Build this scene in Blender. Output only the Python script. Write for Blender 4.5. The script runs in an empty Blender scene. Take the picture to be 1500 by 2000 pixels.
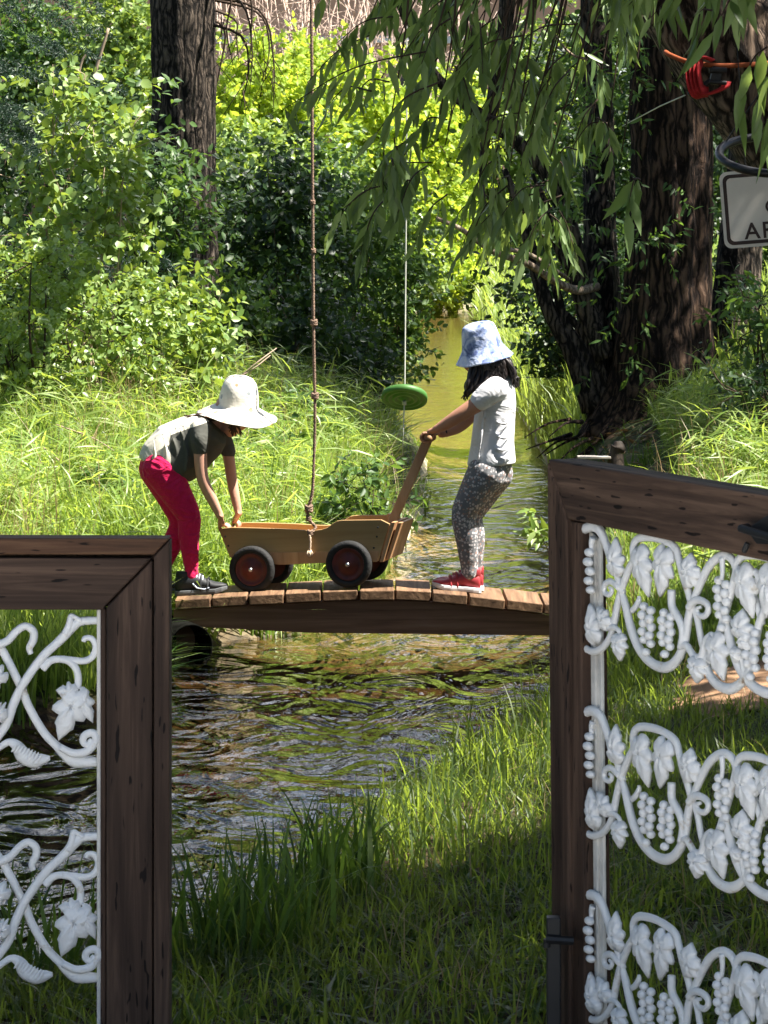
import bpy, math, random
import numpy as np
from mathutils import Vector, Matrix

random.seed(7)
RNG = np.random.default_rng(11)
scene = bpy.context.scene
COL = scene.collection
F = 6000.0            # focal length in photo pixels
HZ = 450.0            # horizon row
CZ = 1.85             # eye height over the water
R = math.radians

def P(px, py, Y):
    return Vector(((px - 750) / F * Y, Y, CZ - (py - HZ) / F * Y))

def A(v):
    return np.array(v, dtype=float)

# ------------------------------------------------------------------ objects
def tag(o, label=None, cat=None, group=None, kind=None):
    if label: o['label'] = label
    if cat: o['category'] = cat
    if group: o['group'] = group
    if kind: o['kind'] = kind
    return o

def empty(name, loc, label, cat, group=None, rot=None):
    o = bpy.data.objects.new(name, None)
    COL.objects.link(o)
    o.empty_display_size = 0.1
    o.location = loc
    if rot is not None:
        o.rotation_euler = rot
    tag(o, label, cat, group)
    return o

class MB:
    """collects shapes; build() links them as ONE mesh object"""
    def __init__(s):
        s.v = []; s.f = []
    def add(s, vs, fs):
        b = len(s.v)
        s.v += [tuple(map(float, q)) for q in vs]
        s.f += [tuple(i + b for i in q) for q in fs]
    def box(s, c, size, M=None):
        hx, hy, hz = [q / 2 for q in size]
        vs = [Vector((sx * hx, sy * hy, sz * hz)) for sx in (-1, 1) for sy in (-1, 1) for sz in (-1, 1)]
        if M is not None:
            vs = [M @ q for q in vs]
        vs = [q + Vector(c) for q in vs]
        s.add(vs, [(0, 1, 3, 2), (4, 6, 7, 5), (0, 4, 5, 1), (2, 3, 7, 6), (0, 2, 6, 4), (1, 5, 7, 3)])
    def prism(s, poly, y0, y1):
        """poly: (x,z) points; extruded along y"""
        n = len(poly)
        area = sum(poly[i][0] * poly[(i + 1) % n][1] - poly[(i + 1) % n][0] * poly[i][1] for i in range(n))
        if area < 0:
            poly = poly[::-1]
        vs = [(x, y0, z) for x, z in poly] + [(x, y1, z) for x, z in poly]
        fs = [tuple(range(n)), tuple(range(2 * n - 1, n - 1, -1))]
        fs += [(i, i + n, (i + 1) % n + n, (i + 1) % n) for i in range(n)]
        s.add(vs, fs)
    def tube(s, pts, rad, n=8, flat=None, caps=True):
        """swept tube; rad number or list; flat: (dir, factor) squashes the section along dir"""
        pts = [Vector(p) for p in pts]
        m = len(pts)
        if not hasattr(rad, '__len__'):
            rad = [rad] * m
        vs = []; fs = []
        t = (pts[1] - pts[0]).normalized()
        up = Vector((0, 0, 1)) if abs(t.z) < 0.9 else Vector((1, 0, 0))
        a = t.cross(up).normalized()
        for i in range(m):
            if i == 0: t = pts[1] - pts[0]
            elif i == m - 1: t = pts[-1] - pts[-2]
            else: t = (pts[i + 1] - pts[i]).normalized() + (pts[i] - pts[i - 1]).normalized()
            if t.length < 1e-9: t = Vector((0, 0, 1))
            t.normalize()
            a = a - t * a.dot(t)
            if a.length < 1e-6: a = t.orthogonal()
            a.normalize()
            b = t.cross(a)
            for k in range(n):
                th = 2 * math.pi * k / n
                off = (a * math.cos(th) + b * math.sin(th)) * rad[i]
                if flat is not None:
                    d = flat[0]
                    off = off - d * off.dot(d) * (1 - flat[1])
                vs.append(pts[i] + off)
        for i in range(m - 1):
            for k in range(n):
                k2 = (k + 1) % n
                fs.append((i * n + k, i * n + k2, (i + 1) * n + k2, (i + 1) * n + k))
        if caps:
            fs.append(tuple(range(n - 1, -1, -1)))
            fs.append(tuple((m - 1) * n + k for k in range(n)))
        s.add(vs, fs)
    def loft(s, rings, n=20, caps=True):
        """rings: (centre, ax, ay) with half-axis vectors"""
        vs = []; fs = []
        for c, ax, ay in rings:
            c = Vector(c); ax = Vector(ax); ay = Vector(ay)
            for k in range(n):
                th = 2 * math.pi * k / n
                vs.append(c + ax * math.cos(th) + ay * math.sin(th))
        m = len(rings)
        for i in range(m - 1):
            for k in range(n):
                k2 = (k + 1) % n
                fs.append((i * n + k, i * n + k2, (i + 1) * n + k2, (i + 1) * n + k))
        if caps:
            fs.append(tuple(range(n - 1, -1, -1)))
            fs.append(tuple((m - 1) * n + k for k in range(n)))
        s.add(vs, fs)
    def ball(s, c, r, n=10, m=7, M=None):
        if not hasattr(r, '__len__'):
            r = (r, r, r)
        vs = []; fs = []
        for i in range(m + 1):
            ph = math.pi * i / m
            for k in range(n):
                th = 2 * math.pi * k / n
                q = Vector((r[0] * math.sin(ph) * math.cos(th), r[1] * math.sin(ph) * math.sin(th), r[2] * math.cos(ph)))
                if M is not None: q = M @ q
                vs.append(q + Vector(c))
        for i in range(m):
            for k in range(n):
                k2 = (k + 1) % n
                a, b, cc, d = i * n + k, (i + 1) * n + k, (i + 1) * n + k2, i * n + k2
                if i == 0: fs.append((a, b, cc))
                elif i == m - 1: fs.append((a, b, d))
                else: fs.append((a, b, cc, d))
        s.add(vs, fs)
    def lathe(s, prof, c=(0, 0, 0), M=None, n=32, closed=False):
        """prof: (r, z) list turned round local z"""
        vs = []; fs = []
        m = len(prof)
        for r, z in prof:
            for k in range(n):
                th = 2 * math.pi * k / n
                q = Vector((r * math.cos(th), r * math.sin(th), z))
                if M is not None: q = M @ q
                vs.append(q + Vector(c))
        rng = m if closed else m - 1
        for i in range(rng):
            j = (i + 1) % m
            for k in range(n):
                k2 = (k + 1) % n
                fs.append((i * n + k, i * n + k2, j * n + k2, j * n + k))
        s.add(vs, fs)
    def build(s, name, mat, parent=None, off=(0, 0, 0), smooth=False, bevel=0, angle=35):
        me = bpy.data.meshes.new(name)
        ox, oy, oz = off
        me.from_pydata([(x - ox, y - oy, z - oz) for x, y, z in s.v], [], s.f)
        me.validate()
        me.update()
        return link_mesh(name, me, mat, parent, (off if parent is None else None), smooth, bevel, angle)

def link_mesh(name, me, mat, parent=None, loc=None, smooth=False, bevel=0, angle=35):
    me.materials.append(mat)
    o = bpy.data.objects.new(name, me)
    COL.objects.link(o)
    if parent is not None: o.parent = parent
    if loc is not None: o.location = loc
    if smooth:
        me.polygons.foreach_set('use_smooth', [True] * len(me.polygons))
    if bevel:
        b = o.modifiers.new('bevel', 'BEVEL')
        b.width = bevel; b.segments = 2; b.limit_method = 'ANGLE'; b.angle_limit = R(angle)
    return o

def fast_mesh(name, verts, faces_by_n):
    """verts Nx3 array; faces_by_n: list of (K,n) int arrays"""
    me = bpy.data.meshes.new(name)
    me.vertices.add(len(verts))
    me.vertices.foreach_set('co', np.ascontiguousarray(verts, dtype=np.float32).ravel())
    loops = np.concatenate([f.ravel() for f in faces_by_n]).astype(np.int32)
    starts = []
    b = 0
    for f in faces_by_n:
        k, n = f.shape
        starts.append(b + np.arange(k) * n)
        b += k * n
    starts = np.concatenate(starts).astype(np.int32)
    me.loops.add(len(loops))
    me.loops.foreach_set('vertex_index', loops)
    me.polygons.add(len(starts))
    me.polygons.foreach_set('loop_start', starts)
    me.update(calc_edges=True)
    me.validate()
    return me

def remesh(mb, voxel, smooth_it=4, fac=0.5):
    """one continuous skin over overlapping solids"""
    me = bpy.data.meshes.new('skin')
    me.from_pydata(mb.v, [], mb.f)
    me.update()
    o = bpy.data.objects.new('skin', me)
    COL.objects.link(o)
    m = o.modifiers.new('r', 'REMESH'); m.mode = 'VOXEL'; m.voxel_size = voxel
    if smooth_it:
        sm = o.modifiers.new('s', 'SMOOTH'); sm.factor = fac; sm.iterations = smooth_it
    dg = bpy.context.evaluated_depsgraph_get()
    dg.update()
    out = bpy.data.meshes.new_from_object(o.evaluated_get(dg))
    bpy.data.objects.remove(o)
    bpy.data.meshes.remove(me)
    v = np.empty(len(out.vertices) * 3, dtype=np.float32)
    out.vertices.foreach_get('co', v)
    fs = [tuple(p.vertices) for p in out.polygons]
    bpy.data.meshes.remove(out)
    return v.reshape(-1, 3).astype(float), fs

class Frame:
    def __init__(s, O, M):
        s.O = Vector(O); s.M = M.to_3x3()
    def trace(s, px, py, ly=0.0):
        """photo pixel -> local (x, z) on the plane local y = ly"""
        cam = Vector((0, 0, CZ))
        d = Vector(((px - 750) / F, 1, -(py - HZ) / F))
        n = s.M @ Vector((0, 1, 0))
        p0 = s.O + s.M @ Vector((0, ly, 0))
        t = (p0 - cam).dot(n) / d.dot(n)
        q = s.M.transposed() @ (cam + d * t - s.O)
        return (q.x, q.z)

def smooth_path(pts, k=6):
    """Catmull-Rom through points"""
    pts = [Vector(p) for p in pts]
    if len(pts) < 3: return pts
    out = []
    ext = [pts[0] * 2 - pts[1]] + pts + [pts[-1] * 2 - pts[-2]]
    for i in range(1, len(ext) - 2):
        p0, p1, p2, p3 = ext[i - 1:i + 3]
        for j in range(k):
            t = j / k
            out.append(0.5 * ((2 * p1) + (p2 - p0) * t + (2 * p0 - 5 * p1 + 4 * p2 - p3) * t * t + (3 * p1 - p0 - 3 * p2 + p3) * t ** 3))
    out.append(pts[-1])
    return out

def interp(vals, n):
    x = np.linspace(0, 1, len(vals))
    return list(np.interp(np.linspace(0, 1, n), x, vals))

# ---------------------------------------------------------------- materials
def new_mat(name):
    m = bpy.data.materials.new(name)
    m.use_nodes = True
    nt = m.node_tree
    for n in list(nt.nodes): nt.nodes.remove(n)
    out = nt.nodes.new('ShaderNodeOutputMaterial')
    return m, nt, out

def N(nt, typ, **kw):
    n = nt.nodes.new(typ)
    for k, v in kw.items():
        if k.startswith('i_'):
            n.inputs[k[2:].replace('_', ' ')].default_value = v
        else:
            setattr(n, k, v)
    return n

def ramp(nt, stops, interp='LINEAR'):
    n = nt.nodes.new('ShaderNodeValToRGB')
    n.color_ramp.interpolation = interp
    cr = n.color_ramp
    while len(cr.elements) < len(stops): cr.elements.new(0.5)
    for e, (p, c) in zip(cr.elements, stops):
        e.position = p
        e.color = (c[0], c[1], c[2], 1)
    return n

def coords(nt, scale=(1, 1, 1), loc=(0, 0, 0), src='Object'):
    tc = nt.nodes.new('ShaderNodeTexCoord')
    mp = nt.nodes.new('ShaderNodeMapping')
    mp.inputs['Scale'].default_value = scale
    mp.inputs['Location'].default_value = loc
    nt.links.new(tc.outputs[src], mp.inputs['Vector'])
    return mp

def plain(name, col, rough=0.6, spec=0.3, metal=0.0, noise=0.15, nscale=20, bump=0.0, bscale=60, src='Object'):
    m, nt, out = new_mat(name)
    L = nt.links.new
    b = N(nt, 'ShaderNodeBsdfPrincipled')
    b.inputs['Roughness'].default_value = rough
    b.inputs['Specular IOR Level'].default_value = spec
    b.inputs['Metallic'].default_value = metal
    mp = coords(nt, src=src)
    nz = N(nt, 'ShaderNodeTexNoise', i_Scale=nscale, i_Detail=5.0)
    L(mp.outputs[0], nz.inputs['Vector'])
    lo = [c * (1 - noise) for c in col]; hi = [min(1, c * (1 + noise)) for c in col]
    rp = ramp(nt, [(0.3, lo), (0.7, hi)])
    L(nz.outputs['Fac'], rp.inputs[0])
    L(rp.outputs[0], b.inputs['Base Color'])
    if bump:
        n2 = N(nt, 'ShaderNodeTexNoise', i_Scale=bscale, i_Detail=4.0)
        L(mp.outputs[0], n2.inputs['Vector'])
        bp = N(nt, 'ShaderNodeBump', i_Strength=bump, i_Distance=0.01)
        L(n2.outputs['Fac'], bp.inputs['Height'])
        L(bp.outputs[0], b.inputs['Normal'])
    L(b.outputs[0], out.inputs[0])
    return m

def wood(name, dark, mid, light, axis='X', fine=1.0, rough=0.75, holes=0.0, bump=0.5):
    """weathered timber, grain along axis"""
    m, nt, out = new_mat(name)
    L = nt.links.new
    b = N(nt, 'ShaderNodeBsdfPrincipled')
    b.inputs['Roughness'].default_value = rough
    b.inputs['Specular IOR Level'].default_value = 0.25
    lo, hi = 2.0 * fine, 45.0 * fine
    sc = {'X': (lo, hi, hi), 'Y': (hi, lo, hi), 'Z': (hi, hi, lo)}[axis]
    mp = coords(nt, sc)
    g = N(nt, 'ShaderNodeTexNoise', i_Scale=1.0, i_Detail=8.0, i_Roughness=0.65, i_Distortion=0.6)
    L(mp.outputs[0], g.inputs['Vector'])
    rp = ramp(nt, [(0.25, dark), (0.5, mid), (0.78, light)])
    L(g.outputs['Fac'], rp.inputs[0])
    mp2 = coords(nt, tuple(q * 0.16 for q in sc))
    g2 = N(nt, 'ShaderNodeTexNoise', i_Scale=1.0, i_Detail=4.0)
    L(mp2.outputs[0], g2.inputs['Vector'])
    r2 = ramp(nt, [(0.3, (0.45, 0.43, 0.42)), (0.75, (1.25, 1.2, 1.15))])
    L(g2.outputs['Fac'], r2.inputs[0])
    mx = N(nt, 'ShaderNodeMix', data_type='RGBA', blend_type='MULTIPLY')
    mx.inputs[0].default_value = 1.0
    L(rp.outputs[0], mx.inputs[6]); L(r2.outputs[0], mx.inputs[7])
    col = mx.outputs[2]
    if holes:
        sc3 = {'X': (16, 95, 95), 'Y': (95, 16, 95), 'Z': (95, 95, 16)}[axis]
        mp3 = coords(nt, sc3, (3.1, 1.7, 0.3))
        g3 = N(nt, 'ShaderNodeTexNoise', i_Scale=1.0, i_Detail=1.0)
        L(mp3.outputs[0], g3.inputs['Vector'])
        r3 = ramp(nt, [(0.70 - holes, (1, 1, 1)), (0.73 - holes, (0.12, 0.1, 0.1))])
        L(g3.outputs['Fac'], r3.inputs[0])
        m3 = N(nt, 'ShaderNodeMix', data_type='RGBA', blend_type='MULTIPLY')
        m3.inputs[0].default_value = 1.0
        L(col, m3.inputs[6]); L(r3.outputs[0], m3.inputs[7])
        col = m3.outputs[2]
    L(col, b.inputs['Base Color'])
    bp = N(nt, 'ShaderNodeBump', i_Strength=bump, i_Distance=0.006)
    L(g.outputs['Fac'], bp.inputs['Height'])
    L(bp.outputs[0], b.inputs['Normal'])
    L(b.outputs[0], out.inputs[0])
    return m

def leafmat(name, cols, trans, tmix=0.45, rough=0.45, spec=0.35):
    """leaf: per-leaf colour, glossy top, light passes through"""
    m, nt, out = new_mat(name)
    L = nt.links.new
    geo = nt.nodes.new('ShaderNodeNewGeometry')
    k = len(cols)
    rp = ramp(nt, [(i / max(1, k - 1), c) for i, c in enumerate(cols)])
    L(geo.outputs['Random Per Island'], rp.inputs[0])
    b = N(nt, 'ShaderNodeBsdfPrincipled')
    b.inputs['Roughness'].default_value = rough
    b.inputs['Specular IOR Level'].default_value = spec
    L(rp.outputs[0], b.inputs['Base Color'])
    t = nt.nodes.new('ShaderNodeBsdfTranslucent')
    rt = ramp(nt, [(0, tuple(c * 0.75 for c in trans)), (1, tuple(c * 1.2 for c in trans))])
    L(geo.outputs['Random Per Island'], rt.inputs[0])
    L(rt.outputs[0], t.inputs['Color'])
    mx = nt.nodes.new('ShaderNodeMixShader')
    mx.inputs[0].default_value = tmix
    L(b.outputs[0], mx.inputs[1]); L(t.outputs[0], mx.inputs[2])
    L(mx.outputs[0], out.inputs[0])
    return m

def bark(name, dark, light, sc=1.0, bump=1.0):
    m, nt, out = new_mat(name)
    L = nt.links.new
    b = N(nt, 'ShaderNodeBsdfPrincipled')
    b.inputs['Roughness'].default_value = 0.9
    b.inputs['Specular IOR Level'].default_value = 0.15
    mp0 = coords(nt)
    dn = N(nt, 'ShaderNodeTexNoise', i_Scale=5.0 * sc, i_Detail=3.0)
    L(mp0.outputs[0], dn.inputs['Vector'])
    va = N(nt, 'ShaderNodeVectorMath', operation='MULTIPLY_ADD')
    L(dn.outputs['Color'], va.inputs[0]); va.inputs[1].default_value = (.10, .10, .25); L(mp0.outputs[0], va.inputs[2])
    mp = nt.nodes.new('ShaderNodeMapping'); mp.inputs['Scale'].default_value = (30 * sc, 30 * sc, 5.0 * sc)
    L(va.outputs[0], mp.inputs['Vector'])
    g = N(nt, 'ShaderNodeTexNoise', i_Scale=1.0, i_Detail=9.0, i_Roughness=0.7, i_Distortion=1.2)
    L(mp.outputs[0], g.inputs['Vector'])
    v = N(nt, 'ShaderNodeTexVoronoi', feature='DISTANCE_TO_EDGE', i_Scale=0.9)
    L(mp.outputs[0], v.inputs['Vector'])
    ad = N(nt, 'ShaderNodeMath', operation='MULTIPLY_ADD')
    L(v.outputs['Distance'], ad.inputs[0]); ad.inputs[1].default_value = 0.9
    L(g.outputs['Fac'], ad.inputs[2])
    rp = ramp(nt, [(0.42, tuple(q * .5 for q in dark)), (0.56, dark), (0.72, tuple((a + c) / 2 for a, c in zip(dark, light))), (1.0, light)])
    L(ad.outputs[0], rp.inputs[0])
    L(rp.outputs[0], b.inputs['Base Color'])
    bp = N(nt, 'ShaderNodeBump', i_Strength=bump, i_Distance=0.06)
    L(ad.outputs[0], bp.inputs['Height'])
    L(bp.outputs[0], b.inputs['Normal'])
    L(b.outputs[0], out.inputs[0])
    return m

def cloth(name, col, wr=0.6, wscale=9, noise=0.08):
    m, nt, out = new_mat(name)
    L = nt.links.new
    b = N(nt, 'ShaderNodeBsdfPrincipled')
    b.inputs['Roughness'].default_value = 0.9
    b.inputs['Specular IOR Level'].default_value = 0.1
    b.inputs['Sheen Weight'].default_value = 0.1
    mp = coords(nt, (1, 1, 1.4))
    nz = N(nt, 'ShaderNodeTexNoise', i_Scale=wscale, i_Detail=3.0, i_Distortion=1.0)
    L(mp.outputs[0], nz.inputs['Vector'])
    fine = N(nt, 'ShaderNodeTexNoise', i_Scale=300.0, i_Detail=2.0)
    L(mp.outputs[0], fine.inputs['Vector'])
    rp = ramp(nt, [(0.3, tuple(c * (1 - noise) for c in col)), (0.7, tuple(min(1, c * (1 + noise)) for c in col))])
    L(fine.outputs['Fac'], rp.inputs[0])
    L(rp.outputs[0], b.inputs['Base Color'])
    bp = N(nt, 'ShaderNodeBump', i_Strength=wr, i_Distance=0.05)
    L(nz.outputs['Fac'], bp.inputs['Height'])
    bp2 = N(nt, 'ShaderNodeBump', i_Strength=0.15, i_Distance=0.002)
    L(fine.outputs['Fac'], bp2.inputs['Height'])
    L(bp.outputs[0], bp2.inputs['Normal'])
    L(bp2.outputs[0], b.inputs['Normal'])
    L(b.outputs[0], out.inputs[0])
    return m

def spotted(name, base, c1, c2, scale=70, thr=0.33, patches=False):
    """printed cloth: spots of two colours on a base"""
    m, nt, out = new_mat(name)
    L = nt.links.new
    b = N(nt, 'ShaderNodeBsdfPrincipled')
    b.inputs['Roughness'].default_value = 0.85
    b.inputs['Specular IOR Level'].default_value = 0.15
    mp = coords(nt)
    v = N(nt, 'ShaderNodeTexVoronoi', i_Scale=scale)
    L(mp.outputs[0], v.inputs['Vector'])
    sp = nt.nodes.new('ShaderNodeSeparateColor')
    L(v.outputs['Color'], sp.inputs[0])
    rc = ramp(nt, [(0.0, c1), (0.5, c2), (0.8, base)], 'CONSTANT')
    L(sp.outputs[0], rc.inputs[0])
    lt = N(nt, 'ShaderNodeMath', operation='LESS_THAN')
    lt.inputs[1].default_value = thr
    L(v.outputs['Distance'], lt.inputs[0])
    mx = N(nt, 'ShaderNodeMix', data_type='RGBA')
    L(lt.outputs[0], mx.inputs[0])
    mx.inputs[6].default_value = (*base, 1)
    L(rc.outputs[0], mx.inputs[7])
    L(mx.outputs[2], b.inputs['Base Color'])
    nz = N(nt, 'ShaderNodeTexNoise', i_Scale=14.0, i_Detail=3.0)
    L(mp.outputs[0], nz.inputs['Vector'])
    bp = N(nt, 'ShaderNodeBump', i_Strength=0.3, i_Distance=0.03)
    L(nz.outputs['Fac'], bp.inputs['Height'])
    L(bp.outputs[0], b.inputs['Normal'])
    L(b.outputs[0], out.inputs[0])
    return m
# ------------------------------------------------------------------ terrain
LEFT_EDGE = [(-9, 11.6), (-3, 11.2), (-1.4, 11.3), (-.86, 11.7), (-.98, 12.8), (-.95, 13.6), (-.5, 14.0), (-.02, 16.1), (.26, 20), (.36, 24.7), (-.05, 31.7), (-.42, 38), (.25, 53), (.72, 68.5), (.9, 73)]
RIGHT_EDGE = [(2.2, 73), (2.02, 68.5), (1.45, 48), (1.4, 35), (1.3, 24.4), (1.14, 20), (1.04, 16.1), (.88, 13.9), (.66, 11.94), (.48, 11.44), (.2, 10.67), (-.06, 9.65), (-.16, 8.9), (-.33, 8.1), (-.555, 7.85), (-3, 7.2), (-9, 7.0)]
POLY = np.array(LEFT_EDGE + RIGHT_EDGE, dtype=float)
NL = len(LEFT_EDGE)

def shore(x, y):
    """signed distance to the stream edge (+ on land), and whether the nearest bank is the left one"""
    x = np.asarray(x, float); y = np.asarray(y, float)
    best = np.full(x.shape, 1e9); left = np.zeros(x.shape, bool)
    n = len(POLY)
    inside = np.zeros(x.shape, bool)
    for i in range(n):
        a = POLY[i]; b = POLY[(i + 1) % n]
        d = b - a
        t = np.clip(((x - a[0]) * d[0] + (y - a[1]) * d[1]) / (d @ d), 0, 1)
        dist = np.hypot(x - a[0] - t * d[0], y - a[1] - t * d[1])
        m = dist < best
        best = np.where(m, dist, best)
        left = np.where(m, i < NL - 1, left)
        cond = (a[1] > y) != (b[1] > y)
        with np.errstate(divide='ignore', invalid='ignore'):
            xi = (b[0] - a[0]) * (y - a[1]) / (b[1] - a[1] + 1e-12) + a[0]
        inside ^= cond & (x < xi)
    return np.where(inside, -best, best), left

def wob(x, y, s, seed):
    r = np.random.default_rng(seed)
    o = np.zeros_like(np.asarray(x, float))
    for k in range(6):
        th = r.uniform(0, 6.28); f = s * r.uniform(.6, 1.8); ph = r.uniform(0, 6.28)
        o = o + np.sin((x * math.cos(th) + y * math.sin(th)) * f + ph)
    return o / 6

def ground_z(x, y):
    x = np.asarray(x, float); y = np.asarray(y, float)
    d, left = shore(x, y)
    rb = np.interp(y, [7, 10, 13, 16, 20, 30, 70], [.07, .1, .17, .36, .5, .6, .8])
    rs = np.interp(y, [6, 7, 11, 14, 18, 25, 40, 70], [.0, .01, .06, .22, .36, .36, .2, .1])
    lb = np.interp(y, [11, 13, 15, 18, 22, 30, 70], [.2, .22, .3, .38, .46, .55, .8])
    ls = np.interp(y, [11, 14, 20, 30, 70], [.05, .11, .18, .2, .12])
    base = np.where(left, lb, rb); sl = np.where(left, ls, rs)
    dd = np.maximum(d, 0)
    w = np.where(left, .3, np.interp(y, [8, 12, 16, 22, 30], [.3, .3, .16, .12, .3]))
    land = base * (1 - np.exp(-dd / w)) + sl * np.minimum(dd, 4) - .02
    land = land + .04 * wob(x, y, 2.5, 3) * np.clip(dd * 2, 0, 1) + .015 * wob(x, y, 9, 4) * np.clip(dd * 3, 0, 1)
    bed = -.02 - .13 * (1 - np.exp(np.minimum(d, 0) / .25)) + .02 * wob(x, y, 7, 5)
    return np.where(d > 0, land, bed)

def gz(x, y):
    return float(ground_z(np.array([x]), np.array([y]))[0])

def sheet(xs, ys, zf):
    X, Y = np.meshgrid(xs, ys)
    Z = zf(X.ravel(), Y.ravel())
    v = np.stack([X.ravel(), Y.ravel(), Z], 1)
    nx, ny = len(xs), len(ys)
    i = np.arange(nx - 1)[None, :] + np.arange(ny - 1)[:, None] * nx
    i = i.ravel()
    return v, np.stack([i, i + 1, i + nx + 1, i + nx], 1)

def ground_material():
    m, nt, out = new_mat('ground')
    L = nt.links.new
    b = N(nt, 'ShaderNodeBsdfPrincipled')
    b.inputs['Roughness'].default_value = 0.9
    b.inputs['Specular IOR Level'].default_value = 0.2
    geo = nt.nodes.new('ShaderNodeNewGeometry')
    sp = nt.nodes.new('ShaderNodeSeparateXYZ')
    L(geo.outputs['Position'], sp.inputs[0])
    mp = coords(nt)
    n1 = N(nt, 'ShaderNodeTexNoise', i_Scale=2.5, i_Detail=8.0, i_Roughness=0.7)
    L(mp.outputs[0], n1.inputs['Vector'])
    soil = ramp(nt, [(0.3, (.022, .03, .012)), (0.5, (.04, .05, .018)), (0.72, (.10, .075, .045))])
    L(n1.outputs['Fac'], soil.inputs[0])
    v = N(nt, 'ShaderNodeTexVoronoi', i_Scale=17.0)
    L(mp.outputs[0], v.inputs['Vector'])
    sc = nt.nodes.new('ShaderNodeSeparateColor')
    L(v.outputs['Color'], sc.inputs[0])
    peb = ramp(nt, [(0.0, (.035, .018, .009)), (0.35, (.10, .055, .025)), (0.7, (.19, .115, .05)), (1.0, (.30, .22, .12))])
    L(sc.outputs[0], peb.inputs[0])
    # shade below the bridge painted into the bed colour, paler gold upstream
    bed_shade = N(nt, 'ShaderNodeMapRange'); bed_shade.inputs[1].default_value = 13.4; bed_shade.inputs[2].default_value = 16.5
    bed_shade.inputs[3].default_value = 0.0; bed_shade.inputs[4].default_value = 1.0
    L(sp.outputs[1], bed_shade.inputs[0])
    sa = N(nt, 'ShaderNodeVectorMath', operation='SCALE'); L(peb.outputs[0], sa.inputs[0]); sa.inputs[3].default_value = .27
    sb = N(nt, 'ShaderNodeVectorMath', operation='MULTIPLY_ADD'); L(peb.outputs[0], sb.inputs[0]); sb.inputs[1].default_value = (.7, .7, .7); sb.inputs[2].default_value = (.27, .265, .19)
    sv = N(nt, 'ShaderNodeMix', data_type='RGBA'); L(bed_shade.outputs[0], sv.inputs[0]); L(sa.outputs[0], sv.inputs[6]); L(sb.outputs[0], sv.inputs[7])
    hz = N(nt, 'ShaderNodeMapRange')
    hz.inputs[1].default_value = 0.0; hz.inputs[2].default_value = 0.07
    ad = N(nt, 'ShaderNodeMath', operation='MULTIPLY_ADD')
    L(n1.outputs['Fac'], ad.inputs[0]); ad.inputs[1].default_value = -0.08
    L(sp.outputs[2], ad.inputs[2])
    L(ad.outputs[0], hz.inputs[0])
    mx = N(nt, 'ShaderNodeMix', data_type='RGBA')
    L(hz.outputs[0], mx.inputs[0])
    L(sv.outputs[2], mx.inputs[6]); L(soil.outputs[0], mx.inputs[7])
    L(mx.outputs[2], b.inputs['Base Color'])
    bp = N(nt, 'ShaderNodeBump', i_Strength=0.8, i_Distance=0.03)
    n2 = N(nt, 'ShaderNodeTexNoise', i_Scale=22.0, i_Detail=6.0)
    L(mp.outputs[0], n2.inputs['Vector'])
    L(n2.outputs['Fac'], bp.inputs['Height'])
    L(bp.outputs[0], b.inputs['Normal'])
    L(b.outputs[0], out.inputs[0])
    return m

def water_material():
    m, nt, out = new_mat('water')
    L = nt.links.new
    mp = coords(nt, (1.0, 0.55, 1))
    n1 = N(nt, 'ShaderNodeTexNoise', i_Scale=2.5, i_Detail=2.0, i_Distortion=2.4)
    n2 = N(nt, 'ShaderNodeTexNoise', i_Scale=19.0, i_Detail=2.0, i_Distortion=1.2)
    n3 = N(nt, 'ShaderNodeTexNoise', i_Scale=0.8, i_Detail=1.0)
    for n in (n1, n2, n3): L(mp.outputs[0], n.inputs['Vector'])
    calm = ramp(nt, [(0.35, (.25, .25, .25)), (0.65, (1, 1, 1))])
    L(n3.outputs['Fac'], calm.inputs[0])
    mul = N(nt, 'ShaderNodeMath', operation='MULTIPLY')
    L(n2.outputs['Fac'], mul.inputs[0]); L(calm.outputs[0], mul.inputs[1])
    sx = nt.nodes.new('ShaderNodeSeparateXYZ'); tc = nt.nodes.new('ShaderNodeTexCoord')
    L(tc.outputs['Object'], sx.inputs[0])
    up = N(nt, 'ShaderNodeMapRange'); up.inputs[1].default_value = 12.5; up.inputs[2].default_value = 25.0
    up.inputs[3].default_value = 1.0; up.inputs[4].default_value = .07
    L(sx.outputs[1], up.inputs[0])
    m1 = N(nt, 'ShaderNodeMath', operation='MULTIPLY'); L(n1.outputs['Fac'], m1.inputs[0]); L(up.outputs[0], m1.inputs[1])
    m2 = N(nt, 'ShaderNodeMath', operation='MULTIPLY'); L(mul.outputs[0], m2.inputs[0]); L(up.outputs[0], m2.inputs[1])
    b1 = N(nt, 'ShaderNodeBump', i_Strength=WAVE1, i_Distance=0.13)
    L(m1.outputs[0], b1.inputs['Height'])
    b2 = N(nt, 'ShaderNodeBump', i_Strength=WAVE2, i_Distance=0.014)
    L(m2.outputs[0], b2.inputs['Height'])
    L(b1.outputs[0], b2.inputs['Normal'])
    fr = N(nt, 'ShaderNodeFresnel', i_IOR=1.55)
    L(b2.outputs[0], fr.inputs['Normal'])
    gl = N(nt, 'ShaderNodeBsdfGlossy'); gl.inputs['Roughness'].default_value = 0.03
    L(b2.outputs[0], gl.inputs['Normal'])
    tr = N(nt, 'ShaderNodeBsdfTransparent'); tr.inputs['Color'].default_value = (.76, .66, .46, 1)
    mx = nt.nodes.new('ShaderNodeMixShader')
    L(fr.outputs[0], mx.inputs[0]); L(tr.outputs[0], mx.inputs[1]); L(gl.outputs[0], mx.inputs[2])
    L(mx.outputs[0], out.inputs[0])
    return m

WAVE1, WAVE2 = 0.9, 1.0

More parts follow.
